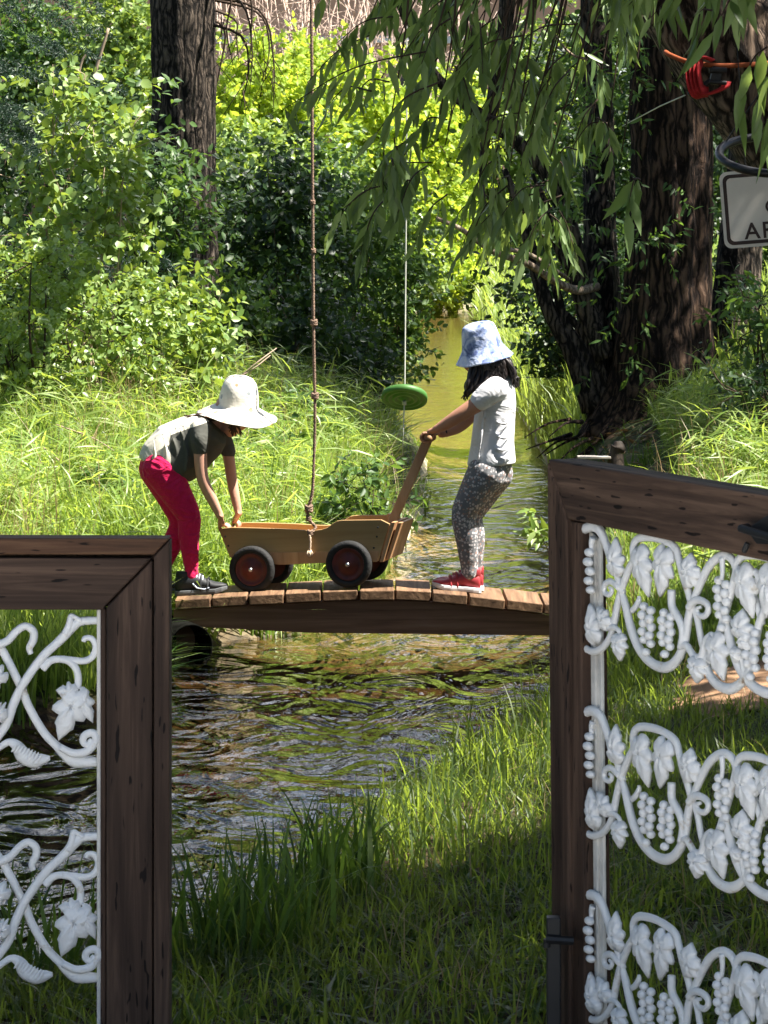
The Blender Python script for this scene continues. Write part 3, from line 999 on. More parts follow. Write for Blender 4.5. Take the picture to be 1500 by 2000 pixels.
# --------------------------------------------------------------- right gate
def right_gate():
    O = Vector((.339, 6.4, 0)); ang = math.atan2(-.895, .446)
    Rm = Matrix.Rotation(ang, 3, 'Z')
    O.z = 0
    fr = Frame(O, Rm)
    root = empty('wooden_gate', O, 'dark wooden gate with white iron grapes and vine leaves, swung open at the right', 'gate', 'pair of wooden gates with white iron panels', rot=(0, 0, ang))
    q = fr.trace
    def piece(name, pts, mat, y0, y1, bev=.004):
        mb = MB(); mb.prism([q(*p, y0) for p in pts], y0, y1)
        return mb.build(name, mat, root, bevel=bev)
    piece('top_rail', [(1069, 897), (1500, 968), (2000, 1062), (2000, 1222), (1500, 1097), (1132, 1019), (1108, 1014), (1092, 960)], M['gate_h'], 0, .075)
    piece('outer_stile', [(1068, 902), (1090, 962), (1106, 1017), (1112, 2110), (1080, 2110)], M['gate_v'], -.004, .072)
    piece('inner_stile', [(1108, 1017), (1131, 1021), (1144, 2110), (1115, 2110)], M['gate_v'], .006, .07)
    piece('bottom_rail', [(1146, 2035), (1500, 2210), (2000, 2420), (2000, 2530), (1500, 2290), (1146, 2105)], M['gate_h'], .01, .065)
    piece('hinge_stile', [(2001, 1062), (2150, 1090), (2150, 2650), (2001, 2540)], M['gate_v'], .002, .07)
    # black latch on the rail
    mb = MB()
    a = q(1462, 1030, -.012); b = q(1530, 1050, -.012)
    mb.prism([q(1458, 1034, -.01), (q(1500, 1006, -.01)), q(1540, 1020, -.01), q(1540, 1066, -.01), q(1478, 1062, -.01)], -.012, .0)
    mb.tube([(a[0], -.012, a[1]), (a[0] + .01, -.035, a[1]), (b[0], -.035, b[1]), (b[0], -.012, b[1])], .008, 8)
    p0 = q(1464, 1060, -.01); p1 = q(1458, 1078, -.01)
    mb.tube([(p0[0], -.014, p0[1]), (p1[0], -.016, p1[1])], .006, 6)
    mb.build('latch', M['black'], root, bevel=.002)
    mb = MB()
    mb.prism([q(1132, 1022, .02), q(1140, 1024, .02), q(1151, 2034, .02), q(1146, 2034, .02)], .018, .05)
    mb.prism([q(1141, 1024, .03), q(1172, 1060, .03), q(1181, 2034, .03), q(1152, 2034, .03)], .03, .036)
    for x0 in (1158, 1170):
        mb.prism([q(x0, 1050, .026), q(x0 + 4, 1052, .026), q(x0 + 13, 2034, .026), q(x0 + 9, 2034, .026)], .024, .031)
    pan = mb.build('iron_panel', M['strip'], root, bevel=.0015)
    s = 1 / 3.947
    yy = .02
    ks = s / (F / 6.15)
    # rows: scale grows towards the hinge, traced once and repeated by equal drop
    base = {}
    for row in range(4):
        for colm in range(2):
            def c(cx, cy, y=yy):
                lx, lz = q(1120 + cx * s, 1000 + cy * s, y)
                return (lx + .372 * colm + .0 * row, lz - .376 * row)
            if colm == 1 and row > 2: continue
            mb = MB()
            def bar(pts, rad, y=yy): ibar(mb, [c(*p) for p in pts], [r * ks * 1.22 for r in rad] if hasattr(rad, '__len__') else rad * ks * 1.22, y)
            if colm == 0:
                bar([(85, 130), (150, 112), (205, 145), (245, 230), (290, 360), (340, 490), (385, 630)], [34, 34, 34, 30, 30, 28, 26])
                bar([(90, 1050), (150, 1075), (220, 1050), (275, 980), (310, 890)], 25)
                bar([(310, 890), (335, 740), (370, 600), (425, 450), (462, 370), (462, 270), (500, 205), (600, 195), (700, 220), (785, 275), (815, 370), (845, 490), (885, 610), (905, 690)], 27)
                bar([(375, 590), (310, 535), (262, 560), (262, 620), (300, 635), (318, 600), (295, 580)], [22, 22, 22, 20, 18, 16, 12], yy - .006)
                bar([(150, 200), (140, 240), (140, 310)], [26, 22, 16])
                bar([(290, 890), (340, 890), (380, 930), (375, 980)], [20, 18, 16, 14], yy - .006)
            else:
                bar([(250, 980), (330, 820), (385, 640), (440, 430), (462, 330), (470, 260), (510, 205), (600, 195), (700, 220), (785, 275), (815, 370), (845, 490), (885, 610), (905, 690)], 27)
            bar([(372, 620), (405, 730), (440, 880), (490, 1020), (560, 1125), (640, 1185), (720, 1198), (790, 1150), (845, 1050), (872, 930), (890, 800), (925, 690), (980, 550), (1045, 420), (1110, 355), (1180, 335), (1240, 390), (1290, 540), (1340, 615), (1395, 605), (1430, 550), (1420, 480), (1370, 460), (1350, 510)], [24, 30, 32, 32, 32, 34, 34, 34, 32, 30, 30, 28, 28, 30, 30, 28, 28, 32, 36, 34, 30, 26, 22, 16], yy)
            bar([(770, 600), (775, 730), (830, 830), (855, 930), (840, 1050)], [30, 30, 28, 26, 26], yy - .004)
            bar([(830, 1045), (880, 1025), (915, 1070), (950, 1120), (1000, 1110), (1030, 1000), (1070, 950), (1120, 960)], [22, 24, 24, 26, 26, 24, 22, 18], yy - .004)
            bar([(920, 740), (950, 860), (970, 980), (1000, 1090)], 24, yy + .004)
            bar([(905, 740), (940, 690), (1000, 680), (1050, 710), (1060, 760), (1030, 800), (985, 790), (975, 745), (1005, 730)], [24, 24, 24, 24, 22, 20, 18, 14, 10], yy - .006)
            bar([(1005, 1095), (1035, 1220), (1100, 1320), (1200, 1365), (1290, 1320), (1360, 1210), (1400, 1030), (1430, 870), (1480, 740)], [26, 30, 32, 34, 32, 30, 28, 28, 26], yy)
            bar([(1360, 600), (1400, 700), (1430, 800), (1445, 870)], 24, yy + .003)
            bar([(1330, 1270), (1310, 1130), (1300, 1010)], [22, 20, 16], yy - .003)
            bar([(1165, 350), (1170, 440), (1165, 520)], [22, 18, 14], yy - .006)
            bar([(470, 760), (500, 730), (525, 680), (525, 645)], [20, 22, 20, 12], yy - .006)
            mb.build('vine', M['iron'], pan, smooth=True)
            grapes = [((590, 740), (590, 1060), 6, 2), ((745, 790), (735, 1075), 6, 2), ((1170, 540), (1175, 870), 6, 2)]
            if colm == 0: grapes.append(((142, 325), (152, 615), 5, 1))
            for a, b, rows, wd in grapes:
                mg = MB()
                for i in range(rows):
                    t = i / (rows - 1)
                    x = a[0] + (b[0] - a[0]) * t; z = a[1] + (b[1] - a[1]) * t
                    taper = 1 - .25 * abs(t - .35)
                    offs = [0] if wd == 1 else [-30 * taper, 30 * taper]
                    if wd == 2 and i == rows - 1: offs = [2]
                    for ox in offs:
                        lx, lz = c(x + ox, z + (18 if ox > 0 else -14))
                        rx = (46 if wd == 1 else 33) * ks * taper
                        rz = 35 * ks * taper
                        mg.ball((lx, yy - .006 - .004 * (i % 2), lz), (rx * 1.4, .009, rz * 1.05), 12, 8)
                mg.build('grape_cluster', M['iron'], pan, smooth=True)
            lv = [((530, 290), (600, 655), 110), ((730, 290), (690, 655), 110), ((960, 420), (880, 590), 80), ((920, 500), (930, 310), 95), ((985, 1130), (975, 1320), 100), ((1110, 960), (1180, 1300), 115), ((1320, 960), (1330, 740), 110), ((1340, 600), (1360, 430), 70), ((1330, 960), (1370, 1060), 60), ((1290, 1050), (1280, 1160), 50)]
            if colm == 0: lv += [((350, 470), (350, 190), 95), ((190, 990), (150, 700), 90), ((290, 880), (210, 720), 60), ((375, 950), (385, 1150), 85)]
            for a, b, w in lv:
                ml = MB(); iron_leaf(ml, c(*a), c(*b), w * ks * 2.35, yy - .008, .013)
                ml.build('iron_leaf', M['iron'], pan, smooth=True)
    # black metal stop post in front of the stile
    p = P(1085, 2000, 6.28)
    g = gz(p.x, 6.28)
    top = P(1085, 1790, 6.28)
    r2 = empty('gate_stop', (p.x, 6.28, g), 'short black metal post with a clamp bar at the foot of the right gate', 'post')
    mb = MB(); w = .013
    mb.box((p.x - .004, 6.28, (top.z + g) / 2 - .03), (w * 2.2, .03, top.z - g + .06))
    mb.build('upright', M['black'], r2, (p.x, 6.28, g), bevel=.003)
    mb = MB(); a = P(1066, 1834, 6.26); b = P(1120, 1838, 6.26)
    mb.tube([a, b], .009, 8)
    mb.tube([P(1068, 1834, 6.262), P(1068, 1850, 6.262)], .007, 8)
    mb.build('clamp_bar', M['black'], r2, (p.x, 6.28, g))

# ------------------------------------------------------------------ bridge
DK = [(300, 1176), (343, 1172), (400, 1168.5), (480, 1163.5), (555, 1160), (643, 1155.5), (700, 1153.5), (760, 1153), (810, 1154.5), (850, 1157.5), (915, 1163), (991, 1172), (1067, 1181), (1150, 1191), (1260, 1206)]
BF = 13.3
DKX = [(p - 750) / F * BF for p, _ in DK]
DKZ = [CZ - (y - HZ) / F * BF for _, y in DK]
def deck_z(x): return float(np.interp(x, DKX, DKZ))

def bridge():
    O = Vector((0, 13.5, .1))
    root = empty('footbridge', O, 'low arched plank footbridge on dark brown beams across the stream', 'footbridge')
    bounds = [340, 413, 485, 556, 628, 700, 771, 843, 914, 987, 1061, 1136, 1212, 1288]
    rng = random.Random(3)
    for a, b in zip(bounds, bounds[1:]):
        xa = (a - 750) / F * BF; xb = (b - 750) / F * BF
        xm = (xa + xb) / 2
        sl = math.atan2(deck_z(xb) - deck_z(xa), xb - xa)
        Mx = Matrix.Rotation(-sl, 3, 'Y')
        zc = deck_z(xm) - .021
        j = rng.uniform(-.012, .012)
        mb = MB()
        mb.box((xm, BF + .215 + j, zc + rng.uniform(-.002, .002)), (xb - xa - .009, .43, .042), Mx @ Matrix.Rotation(rng.uniform(-.01, .01), 3, 'Z'))
        mb.build('plank', M['plank'], root, tuple(O), bevel=.004)
    for y0, y1 in ((BF + .03, BF + .075), (BF + .35, BF + .395)):
        xs = np.linspace((338 - 750) / F * BF, (1292 - 750) / F * BF, 30)
        top = [(x, deck_z(x) - .045) for x in xs]
        bot = [(x, float(np.interp(x, [-.91, -.33, .7, 1.2], [.135, .104, .092, .09]))) for x in xs[::-1]]
        mb = MB(); mb.prism(top + bot, y0, y1)
        mb.build('beam', M['beam'], root, tuple(O), bevel=.003)
    # stone-free earth seat posts hidden in the bank
    for x in (-.86, 1.12):
        mb = MB(); mb.box((x, BF + .21, .03), (.09, .26, .2))
        mb.build('sleeper', M['beam'], root, tuple(O), bevel=.004)
    # culvert pipe
    c = P(376, 1266, 13.12)
    pr = empty('drain_pipe', c, 'black round drain pipe mouth in the bank under the left end of the bridge', 'pipe')
    mb = MB()
    d = Vector((.35, -.9, 0)).normalized()
    Mq = d.to_track_quat('Z', 'Y').to_matrix()
    mb.lathe([(.098, 0), (.1, .02), (.1, .06), (.1, .1), (.098, .6), (.09, .6), (.09, .01)][::-1], tuple(c - d * .02), Matrix.Rotation(math.pi, 3, 'X') @ Matrix.Identity(3) if False else Mq @ Matrix.Scale(-1, 3, Vector((0, 0, 1))), 32, True)
    mb.build('pipe_wall', plain('black_pipe', (.008, .008, .007), 1.0, .0, noise=.5, nscale=25, bump=.5), pr, tuple(c), smooth=True)  # matt near-black colour, so the mouth reads as a dark hole

# ------------------------------------------------------------------- wagon
W = {}
def wagon():
    yaw = R(-14); pitch = R(-3.2)
    Rm = (Matrix.Rotation(yaw, 3, 'Z') @ Matrix.Rotation(pitch, 3, 'Y'))
    c = P(586, 1150, 13.57); c.z = deck_z(c.x) + .002
    fr = Frame(c, Rm)
    root = empty('toy_wagon', c, 'wooden toy pull wagon with black tyred red wheels, on the footbridge', 'wagon', rot=Rm.to_euler())
    hw = .125
    ny = -hw
    q = lambda a, b: fr.trace(a, b, ny)
    side = [(428, 1037), (431, 1032), (452, 1030), (500, 1031), (546, 1032.5), (596, 1035.5), (612, 1036), (628, 1034), (640, 1030), (649, 1023), (658, 1017.5), (668, 1016), (744, 1015), (761, 1023.5), (739, 1096), (706, 1098), (640, 1098), (545, 1102), (520, 1098), (470, 1092), (449, 1089)]
    pts = [q(*p) for p in side]
    for y0 in (-hw, hw - .014):
        mb = MB(); mb.prism(pts, y0, y0 + .014)
        mb.build('side_panel', M['ply'], root, bevel=.002)
    ls = [q(455, 1080), q(740, 1076), q(737, 1097), q(706, 1099), q(640, 1099), q(545, 1103), q(520, 1099), q(470, 1093), q(452, 1090)]
    mb = MB(); mb.prism(ls, -hw - .003, -hw + .001)
    mb.build('lower_strip', M['ply_v'], root, bevel=.001)
    for px, py in ((738, 1030), (736, 1048), (730, 1070), (440, 1048), (446, 1066)):
        a = q(px, py)
        mb = MB(); mb.lathe([(.0005, .002), (.004, .0015), (.0045, 0)][::-1], (a[0], -hw - .0005, a[1]), Matrix.Rotation(R(90), 3, 'X'), 12)
        mb.build('screw', M['black'], root, smooth=True)
    # end board (sloping, at the pushed end) and floor
    a0 = q(431, 1034); a1 = q(450, 1088)
    mb = MB(); mb.prism([(a0[0] + .002, a0[1]), (a0[0] + .016, a0[1]), (a1[0] + .016, a1[1] + .005), (a1[0] + .002, a1[1] + .005)], -hw + .0145, hw - .0145)
    mb.build('end_board', M['ply_v'], root, bevel=.002)
    f0 = q(452, 1086); f1 = q(737, 1092)
    mb = MB(); mb.prism([(f0[0] + .02, f0[1]), (f1[0] - .02, f1[1] + .002), (f1[0] - .02, f1[1] + .014), (f0[0] + .02, f0[1] + .012)], -hw + .0145, hw - .0145)
    mb.build('floor_board', M['ply'], root)
    # two slats at the pulling end
    b0 = q(762, 1021); b1 = q(739, 1097)
    for i in range(2):
        ox = .004 + i * .026
        mb = MB(); mb.prism([(b0[0] + ox, b0[1] + .002 - .004 * i), (b0[0] + ox + .018, b0[1] + .001 - .004 * i), (b1[0] + ox + .018, b1[1] - .002 + .01 * i), (b1[0] + ox, b1[1] - .002 + .01 * i)], -hw + .002 + .012 * i, hw - .002)
        mb.build('front_board', M['ply_v'], root, bevel=.002)
    # wheels
    for px, py in ((492, 1112), (681, 1102)):
        cx, cz = fr.trace(px, py, -hw - .03)
        for sd in (-1, 1):
            yc = sd * (hw + .026)
            Mw = Matrix.Rotation(R(90) * (1 if sd < 0 else -1), 3, 'X')
            wt = empty('wheel', (0, 0, 0), None, None); wt.parent = root
            rr = .1025
            mb = MB()
            mb.lathe([(rr * .70, .014), (rr * .74, .021), (rr * .86, .024), (rr * .97, .018), (rr, .007), (rr, -.007), (rr * .97, -.018), (rr * .86, -.024), (rr * .72, -.02), (rr * .70, -.01)], (cx, yc, cz), Mw, 44, True)
            mb.build('tyre', M['rubber'], wt, smooth=True)
            mb = MB()
            mb.lathe([(rr * .72, .012), (rr * .66, .018), (rr * .62, .008), (rr * .45, .004), (rr * .40, .012), (rr * .22, .016), (rr * .2, .022), (.0005, .024)], (cx, yc, cz), Mw, 40)
            mb.lathe([(.0005, -.008), (rr * .72, -.008)], (cx, yc, cz), Mw, 40)
            mb.build('rim', M['rim'], wt, smooth=True)
            mb = MB(); mb.lathe([(.010, .022), (.0095, .029), (.006, .033), (.0005, .034)], (cx, yc, cz), Mw, 16)
            mb.build('hub_cap', M['metal'], wt, smooth=True)
        mb = MB(); mb.tube([(cx, -hw - .02, cz), (cx, hw + .02, cz)], .009, 10)
        mb.box((cx, 0, cz + .022), (.05, 2 * hw - .04, .03))
        mb.build('axle', M['black'], root)
    # handle: from between the slats up to the cross grip
    cl = lambda px, py, y: Rm.transposed() @ (P(px, py, y) - c)
    h0 = cl(757, 1040, 13.46); h1 = cl(771, 1008, 13.47); h2 = cl(838, 853, 13.5)
    mb = MB()
    d = (h2 - h1).normalized()
    sidev = Vector((0, 1, 0)); sidev = (sidev - d * sidev.dot(d)).normalized()
    nv = d.cross(sidev)
    def bar(p0, p1, w, t):
        vs = []
        for p in (p0, p1):
            for sa, sb in ((-1, -1), (1, -1), (1, 1), (-1, 1)):
                vs.append(p + sidev * sa * t / 2 + nv * sb * w / 2)
        mb.add(vs, [(3, 2, 1, 0), (4, 5, 6, 7), (0, 1, 5, 4), (1, 2, 6, 5), (2, 3, 7, 6), (3, 0, 4, 7)])
    bar(h1 - d * .10, h2 + d * .012, .04, .022)
    mb.build('handle', M['ply_v'], root, bevel=.004)
    mb = MB()
    g = Rm.transposed() @ Vector((0, 1, 0))
    mb.tube([h2 - g * .115, h2 + g * .115], .0125, 12)
    mb.build('handle_grip', M['ply_v'], root, smooth=True)
    W['grip'] = c + Rm @ h2
    # bracket block at handle foot
    mb = MB(); mb.box(tuple(h1 + Vector((-.012, .03, -.004))), (.05, .05, .03))
    mb.build('handle_bracket', M['ply_v'], root, bevel=.004)
    e = Vector((a0[0] + .009, 0, a0[1]))
    W['rim'] = lambda y: c + Rm @ (e + Vector((0, y, 0)))
    W['rimdir'] = Rm @ Vector((0, 1, 0))
    W['side_top'] = lambda px, py: c + Rm @ Vector((q(px, py)[0], -hw, q(px, py)[1]))

# --------------------------------------------------------- ropes and hanging things
def twisted(mb, path, r, k=8, strands=3, pitch=.05):
    pts = smooth_path(path, k)
    fine = []
    for i in range(len(pts) - 1):
        L = (pts[i + 1] - pts[i]).length
        m = max(1, int(L / .012))
        for j in range(m): fine.append(pts[i].lerp(pts[i + 1], j / m))
    fine.append(pts[-1])
    for s in range(strands):
        sp = []; z = 0
        for i, p in enumerate(fine):
            if i: z += (p - fine[i - 1]).length
            t = (fine[min(i + 1, len(fine) - 1)] - fine[max(i - 1, 0)]).normalized()
            a = t.cross(Vector((0, 1, .01))).normalized(); b = t.cross(a)
            th = 2 * math.pi * (z / pitch + s / strands)
            sp.append(p + (a * math.cos(th) + b * math.sin(th)) * r * .5)
        mb.tube(sp, r * .56, 6)

def knot(mb, c, r, seed=0):
    rn = random.Random(seed)
    for k in range(3):
        M3 = Matrix.Rotation(rn.uniform(0, 3), 3, 'X') @ Matrix.Rotation(rn.uniform(-.5, .5), 3, 'Y')
        pts = []
        for i in range(15):
            th = 2 * math.pi * i / 14
            pts.append(c + Vector((math.cos(th) * r, math.sin(th) * r, (k - 1) * r * .65)) + Vector((0, 0, .3 * r * math.sin(th * 2 + k))))
        mb.tube(pts, r * .55, 7)

def ropes():
    Y = 13.42
    st = W['side_top'](605, 1036)
    Y = st.y + .01
    r = .0078
    top = Vector((P(606, 0, Y).x - .02, Y + .05, 5.32))
    root = empty('knotted_rope', tuple(P(605, 1040, Y)), 'brown knotted climbing rope hanging from above, its end tied to the wagon side', 'rope')
    O = tuple(P(605, 1040, Y))
    mb = MB()
    twisted(mb, [top, P(608, 0, Y + .02), P(610, 300, Y + .01), P(612, 620, Y), P(615, 800, Y), P(613, 900, Y), P(610, 960, Y), P(603, 990, Y)], r)
    twisted(mb, [P(603, 990, Y), P(601, 1005, Y), P(604, 1016, Y), P(616, 1029, Y), P(612, 1037, Y - .012), P(605, 1042, Y - .014)], r * .95, 6)
    mb.build('strand', M['rope'], root, O, smooth=True)
    for i, (px, py, k) in enumerate([(608, 165, 1.9), (611, 395, 1.3), (612, 490, 1.3), (613, 630, 1.9), (615, 773, 2.0), (603, 993, 2.2), (603, 1013, 1.5), (606, 1040, 1.6)]):
        mb = MB(); knot(mb, P(px, py, Y - (.012 if py > 1030 else 0)), r * k * .75, i)
        mb.build('knot', M['rope'], root, O, smooth=True)
    mb = MB()
    ye = Y - .022
    twisted(mb, [P(605, 1044, ye), P(606, 1058, ye), P(605, 1076, ye)], r * .7, 5)
    rn = random.Random(5)
    for k in range(26):
        a = rn.uniform(-1, 1)
        mb.tube([P(605 + a * 2, 1074, ye), P(605 + a * 6, 1081, ye + rn.uniform(-.01, .006)), P(605 + a * 4, 1090 - 4 * abs(a), ye + rn.uniform(-.008, .006))], [.0022, .003, .0012], 5)
    mb.build('frayed_end', M['rope_end'], root, O, smooth=True)
    # disc swing
    Yd = 16.0
    c = P(790, 777, Yd)
    tilt = R(-31)
    Mx = Matrix.Rotation(tilt, 3, 'X') @ Matrix.Rotation(R(3), 3, 'Y')
    root = empty('disc_swing', tuple(c), 'green plastic disc swing hanging on a thin cord over the stream', 'disc swing')
    mb = MB()
    R0 = .121
    mb.lathe([(.0005, .018), (.03, .02), (.035, .03), (.06, .03), (.1, .026), (R0 * .97, .018), (R0, .004), (R0 * .98, -.012), (R0 * .9, -.016), (R0 * .86, -.006), (R0 * .78, -.006), (R0 * .74, -.013), (R0 * .66, -.013), (R0 * .62, -.005), (R0 * .52, -.005), (R0 * .48, -.014), (R0 * .40, -.014), (R0 * .36, -.006), (R0 * .2, -.006), (R0 * .17, -.016), (.0005, -.018)][::-1], tuple(c), Mx, 48)
    mb.build('seat', M['disc'], root, tuple(c), smooth=True)
    nz_ = Mx @ Vector((0, 0, 1))
    mb = MB()
    p1 = c + nz_ * .02
    mb.tube([Vector((P(794, 0, Yd).x, Yd + .02, 5.2)), P(794, 300, Yd), p1, c - nz_ * .02], .004, 7)
    mb.tube([c - nz_ * .02, c - nz_ * .035 + Vector((0, -.003, -.02)), P(788, 835, Yd - .05), P(786, 890, Yd - .05)], [.005, .0045, .003, .0028], 6)
    mb.build('cord', M['cord'], root, tuple(c), smooth=True)
    mb = MB(); knot(mb, c - nz_ * .03, .008, 9)
    mb.build('knot', M['cord'], root, tuple(c), smooth=True)

def hanging_things():
    # regulation sign
    Y = 12.0
    c = P(1505, 401, Y)
    s = Y / F
    wpx, hpx = 190, 149
    rot = R(4.5)
    root = empty('metal_sign', (c.x + .08, Y, c.z), 'white metal sign with dark border and capital letters, hanging at the right edge', 'sign', rot=(0, -rot, R(-6)))
    def rr(x0, z0, x1, z1, r):
        out = []
        for cx, cz, a0 in ((x1 - r, z1 - r, 0), (x0 + r, z1 - r, 90), (x0 + r, z0 + r, 180), (x1 - r, z0 + r, 270)):
            for k in range(7):
                a = R(a0 + k * 15)
                out.append((cx + r * math.cos(a), cz + r * math.sin(a)))
        return out
    x0 = -.08 - 95 * s; x1 = x0 + 210 * s; h = 75 * s
    mb = MB(); mb.prism(rr(x0, -h, x1, h, .03), 0, .004)
    mb.build('plate', M['sign_white'], root)
    # border as a ring of quads
    o = rr(x0 + 6 * s, -h + 6 * s, x1 - 6 * s, h - 6 * s, .026); i_ = rr(x0 + 13 * s, -h + 13 * s, x1 - 13 * s, h - 13 * s, .018)
    n = len(o)
    mb = MB()
    mb.add([(x, -.0015, z) for x, z in o] + [(x, -.0015, z) for x, z in i_] + [(x, .001, z) for x, z in o] + [(x, .001, z) for x, z in i_],
           [(k, (k + 1) % n, n + (k + 1) % n, n + k) for k in range(n)] + [(k, 2 * n + k, 2 * n + (k + 1) % n, (k + 1) % n) for k in range(n)] + [(n + k, n + (k + 1) % n, 3 * n + (k + 1) % n, 3 * n + k) for k in range(n)])
    mb.build('border', M['sign_dark'], root)
    for txt, lx, lz, size in (('AR', x0 + 41 * s, -59 * s, 45 * s), ('C', x0 + 84 * s, -11 * s, 36 * s)):
        cu = bpy.data.curves.new('lettering', 'FONT')
        cu.body = txt; cu.size = size; cu.extrude = .0008; cu.space_character = 1.15; cu.offset = .0012
        cu.materials.append(M['sign_dark'])
        t = bpy.data.objects.new('text', cu); COL.objects.link(t)
        dg = bpy.context.evaluated_depsgraph_get(); dg.update()
        me = bpy.data.meshes.new_from_object(t.evaluated_get(dg))
        bpy.data.objects.remove(t)
        t = bpy.data.objects.new('lettering', me); COL.objects.link(t)
        t.parent = root; t.location = (lx, -.0022, lz); t.rotation_euler = (R(90), 0, 0)
    mb = MB()
    for fx in (.25, .75):
        xx = x0 + (x1 - x0) * fx
        mb.tube([(xx, .002, h - .01), (xx + .01, .05, h + .9), (xx + .02, .1, h + 1.7)], .0022, 6)
    mb.build('hanging_wire', M['black'], root)
    # hoop
    Yh = 11.75
    c = P(1510, 303, Yh)
    root = empty('rubber_hoop', tuple(c), 'black rubber hoop with a red ball, hanging in front of the sign', 'hoop')
    k = Yh / F
    th = R(25)
    pts = [c + Vector((math.cos(a) * 105 * k, math.sin(a) * 105 * k * math.cos(th), math.sin(a) * 105 * k * math.sin(th) - .012 * math.sin(a))) for a in np.linspace(0, 2 * math.pi, 49)]
    mb = MB(); mb.tube(pts, 8.6 * k, 12, caps=False)
    mb.build('ring', M['rubber_shiny'], root, tuple(c), smooth=True)
    mb = MB(); b = P(1500, 273, Yh - .02); mb.ball(b, 10.5 * k, 16, 12)
    mb.build('ball', M['red'], root, tuple(c), smooth=True)
    mb = MB()
    for a in (.5, 2.6, 4.7):
        p = c + Vector((math.cos(a) * 105 * k, math.sin(a) * 105 * k * math.cos(th), math.sin(a) * 105 * k * math.sin(th)))
        mb.tube([p, c + Vector((.14, .12, .5))], .003, 6)
    mb.tube([c + Vector((.14, .12, .5)), c + Vector((.16, .3, 1.6))], .004, 6)
    mb.build('cord', M['black'], root, tuple(c))

def strap():
    # webbing strap and ratchet round the leaning trunk
    Y = 12.28
    c = P(1375, 130, Y)
    root = empty('ratchet_strap', tuple(c), 'orange strap with a bundle of red webbing, wrapped round the leaning willow trunk', 'strap')
    def ribbon(mb, path, w, dirv, t=.003, k=6):
        pts = smooth_path(path, k)
        mb.tube(pts, w / 2, 8, flat=(dirv, t / w * 2))
    mb = MB()
    ribbon(mb, [P(1300, 102, Y + .10), P(1310, 108, Y + .02), P(1345, 121, Y - .02), P(1400, 128, Y - .02), P(1450, 127, Y - .01), P(1520, 122, Y + .05), P(1580, 118, Y + .2)], .021, Vector((0, 1, 0)))
    mb.build('orange_band', M['orange'], root, tuple(c), smooth=True)
    mb = MB()
    for i in range(4):
        o = i * 6
        ribbon(mb, [P(1352 + o, 116 + i, Y - .04), P(1343 + o * 1.2, 140, Y - .05 - .006 * i), P(1347 + o * 1.3, 170, Y - .06), P(1358 + o, 183 - 2 * i, Y - .05), P(1372 + o * .6, 180, Y - .03)], .045, Vector((.9, -.45, 0)).normalized(), .006)
    ribbon(mb, [P(1350, 116, Y - .04), P(1375, 112, Y - .05), P(1392, 118, Y - .04)], .04, Vector((0, 0, 1)), .006)
    ribbon(mb, [P(1350, 180, Y - .04), P(1380, 184, Y - .05), P(1412, 172, Y - .04), P(1420, 160, Y - .03)], .04, Vector((0, 0, 1)), .006)
    mb.build('red_webbing', M['red'], root, tuple(c), smooth=True)
    mb = MB()
    a = P(1398, 148, Y - .03)
    mb.box(tuple(a), (.04, .05, .07), Matrix.Rotation(R(12), 3, 'Y'))
    mb.tube([a + Vector((-.03, -.03, .02)), a + Vector((.04, -.03, .02))], .012, 10)
    mb.tube([a + Vector((-.03, -.03, -.025)), a + Vector((.04, -.03, -.03))], .009, 10)
    mb.tube([a + Vector((-.02, -.01, -.02)), P(1345, 186, Y - .04)], .012, 8)
    mb.build('ratchet', M['black'], root, tuple(c), bevel=.004)
    e = P(1216, 246, 19.6)
    cb = empty('cable', tuple(P(1338, 186, Y - .04)), 'thin pale cable running from the ratchet strap to the big tree trunk', 'cable')
    mb = MB(); mb.tube([P(1338, 186, Y - .04), P(1290, 207, 14), e], .0028, 6)
    mb.build('wire', M['cord'], cb, tuple(P(1338, 186, Y - .04)))

def stub():
    Y = 16.5
    x = P(1203, 890, Y).x; g = gz(x, Y)
    top = P(1206, 858, Y).z
    root = empty('post_stub', (x, Y, g), 'dark old post stub with a pale edged board beside it, behind the right gate', 'post')
    mb = MB()
    p = smooth_path([(x, Y, g - .05), (x - .005, Y, (g + top) / 2), (x + .004, Y, top - .07), (x + .012, Y, top - .045), (x + .012, Y, top - .01)], 4)
    mb.tube(p, interp([.06, .055, .036, .042, .02], len(p)), 12)
    mb.build('stub', M['dark_wood'], root, (x, Y, g), smooth=True)
    mb = MB(); a = P(1128, 893, Y); b = P(1192, 893, Y)
    mb.box(tuple((a + b) / 2), (b.x - a.x, .1, .012))
    mb.build('board', M['pale_wood'], root, (x, Y, g), bevel=.002)
# ------------------------------------------------------------------- people
def mesh_from(vs, fs, extra, name, mat, parent, off, smooth=True):
    """remeshed skin + extra shapes (fingers ...) in one mesh"""
    mb = MB()
    mb.v = [tuple(q) for q in vs]; mb.f = list(fs)
    if extra is not None:
        b = len(mb.v)
        mb.v += extra.v; mb.f += [tuple(i + b for i in f) for f in extra.f]
    return mb.build(name, mat, parent, off, smooth=smooth)

def limb(mb, pts, rad, n=14, k=5):
    p = smooth_path(pts, k) if len(pts) > 2 else [Vector(q) for q in pts]
    rr = interp(rad, len(p))
    mb.tube(p, rr, n)
    for q, r in ((p[0], rr[0]), (p[-1], rr[-1])):
        mb.ball(q, r, 12, 8)
    if len(pts) > 2:
        step = k
        for i in range(step, len(p) - 1, step):
            mb.ball(p[i], rr[i] * .99, 12, 8)

def finger(mb, pts, r0, r1):
    p = smooth_path(pts, 4)
    rr = interp([r0, r0 * .98, r0 * .9, r1], len(p))
    mb.tube(p, rr, 8)
    mb.ball(p[-1], r1, 8, 6)
    mb.ball(p[0], r0, 8, 6)

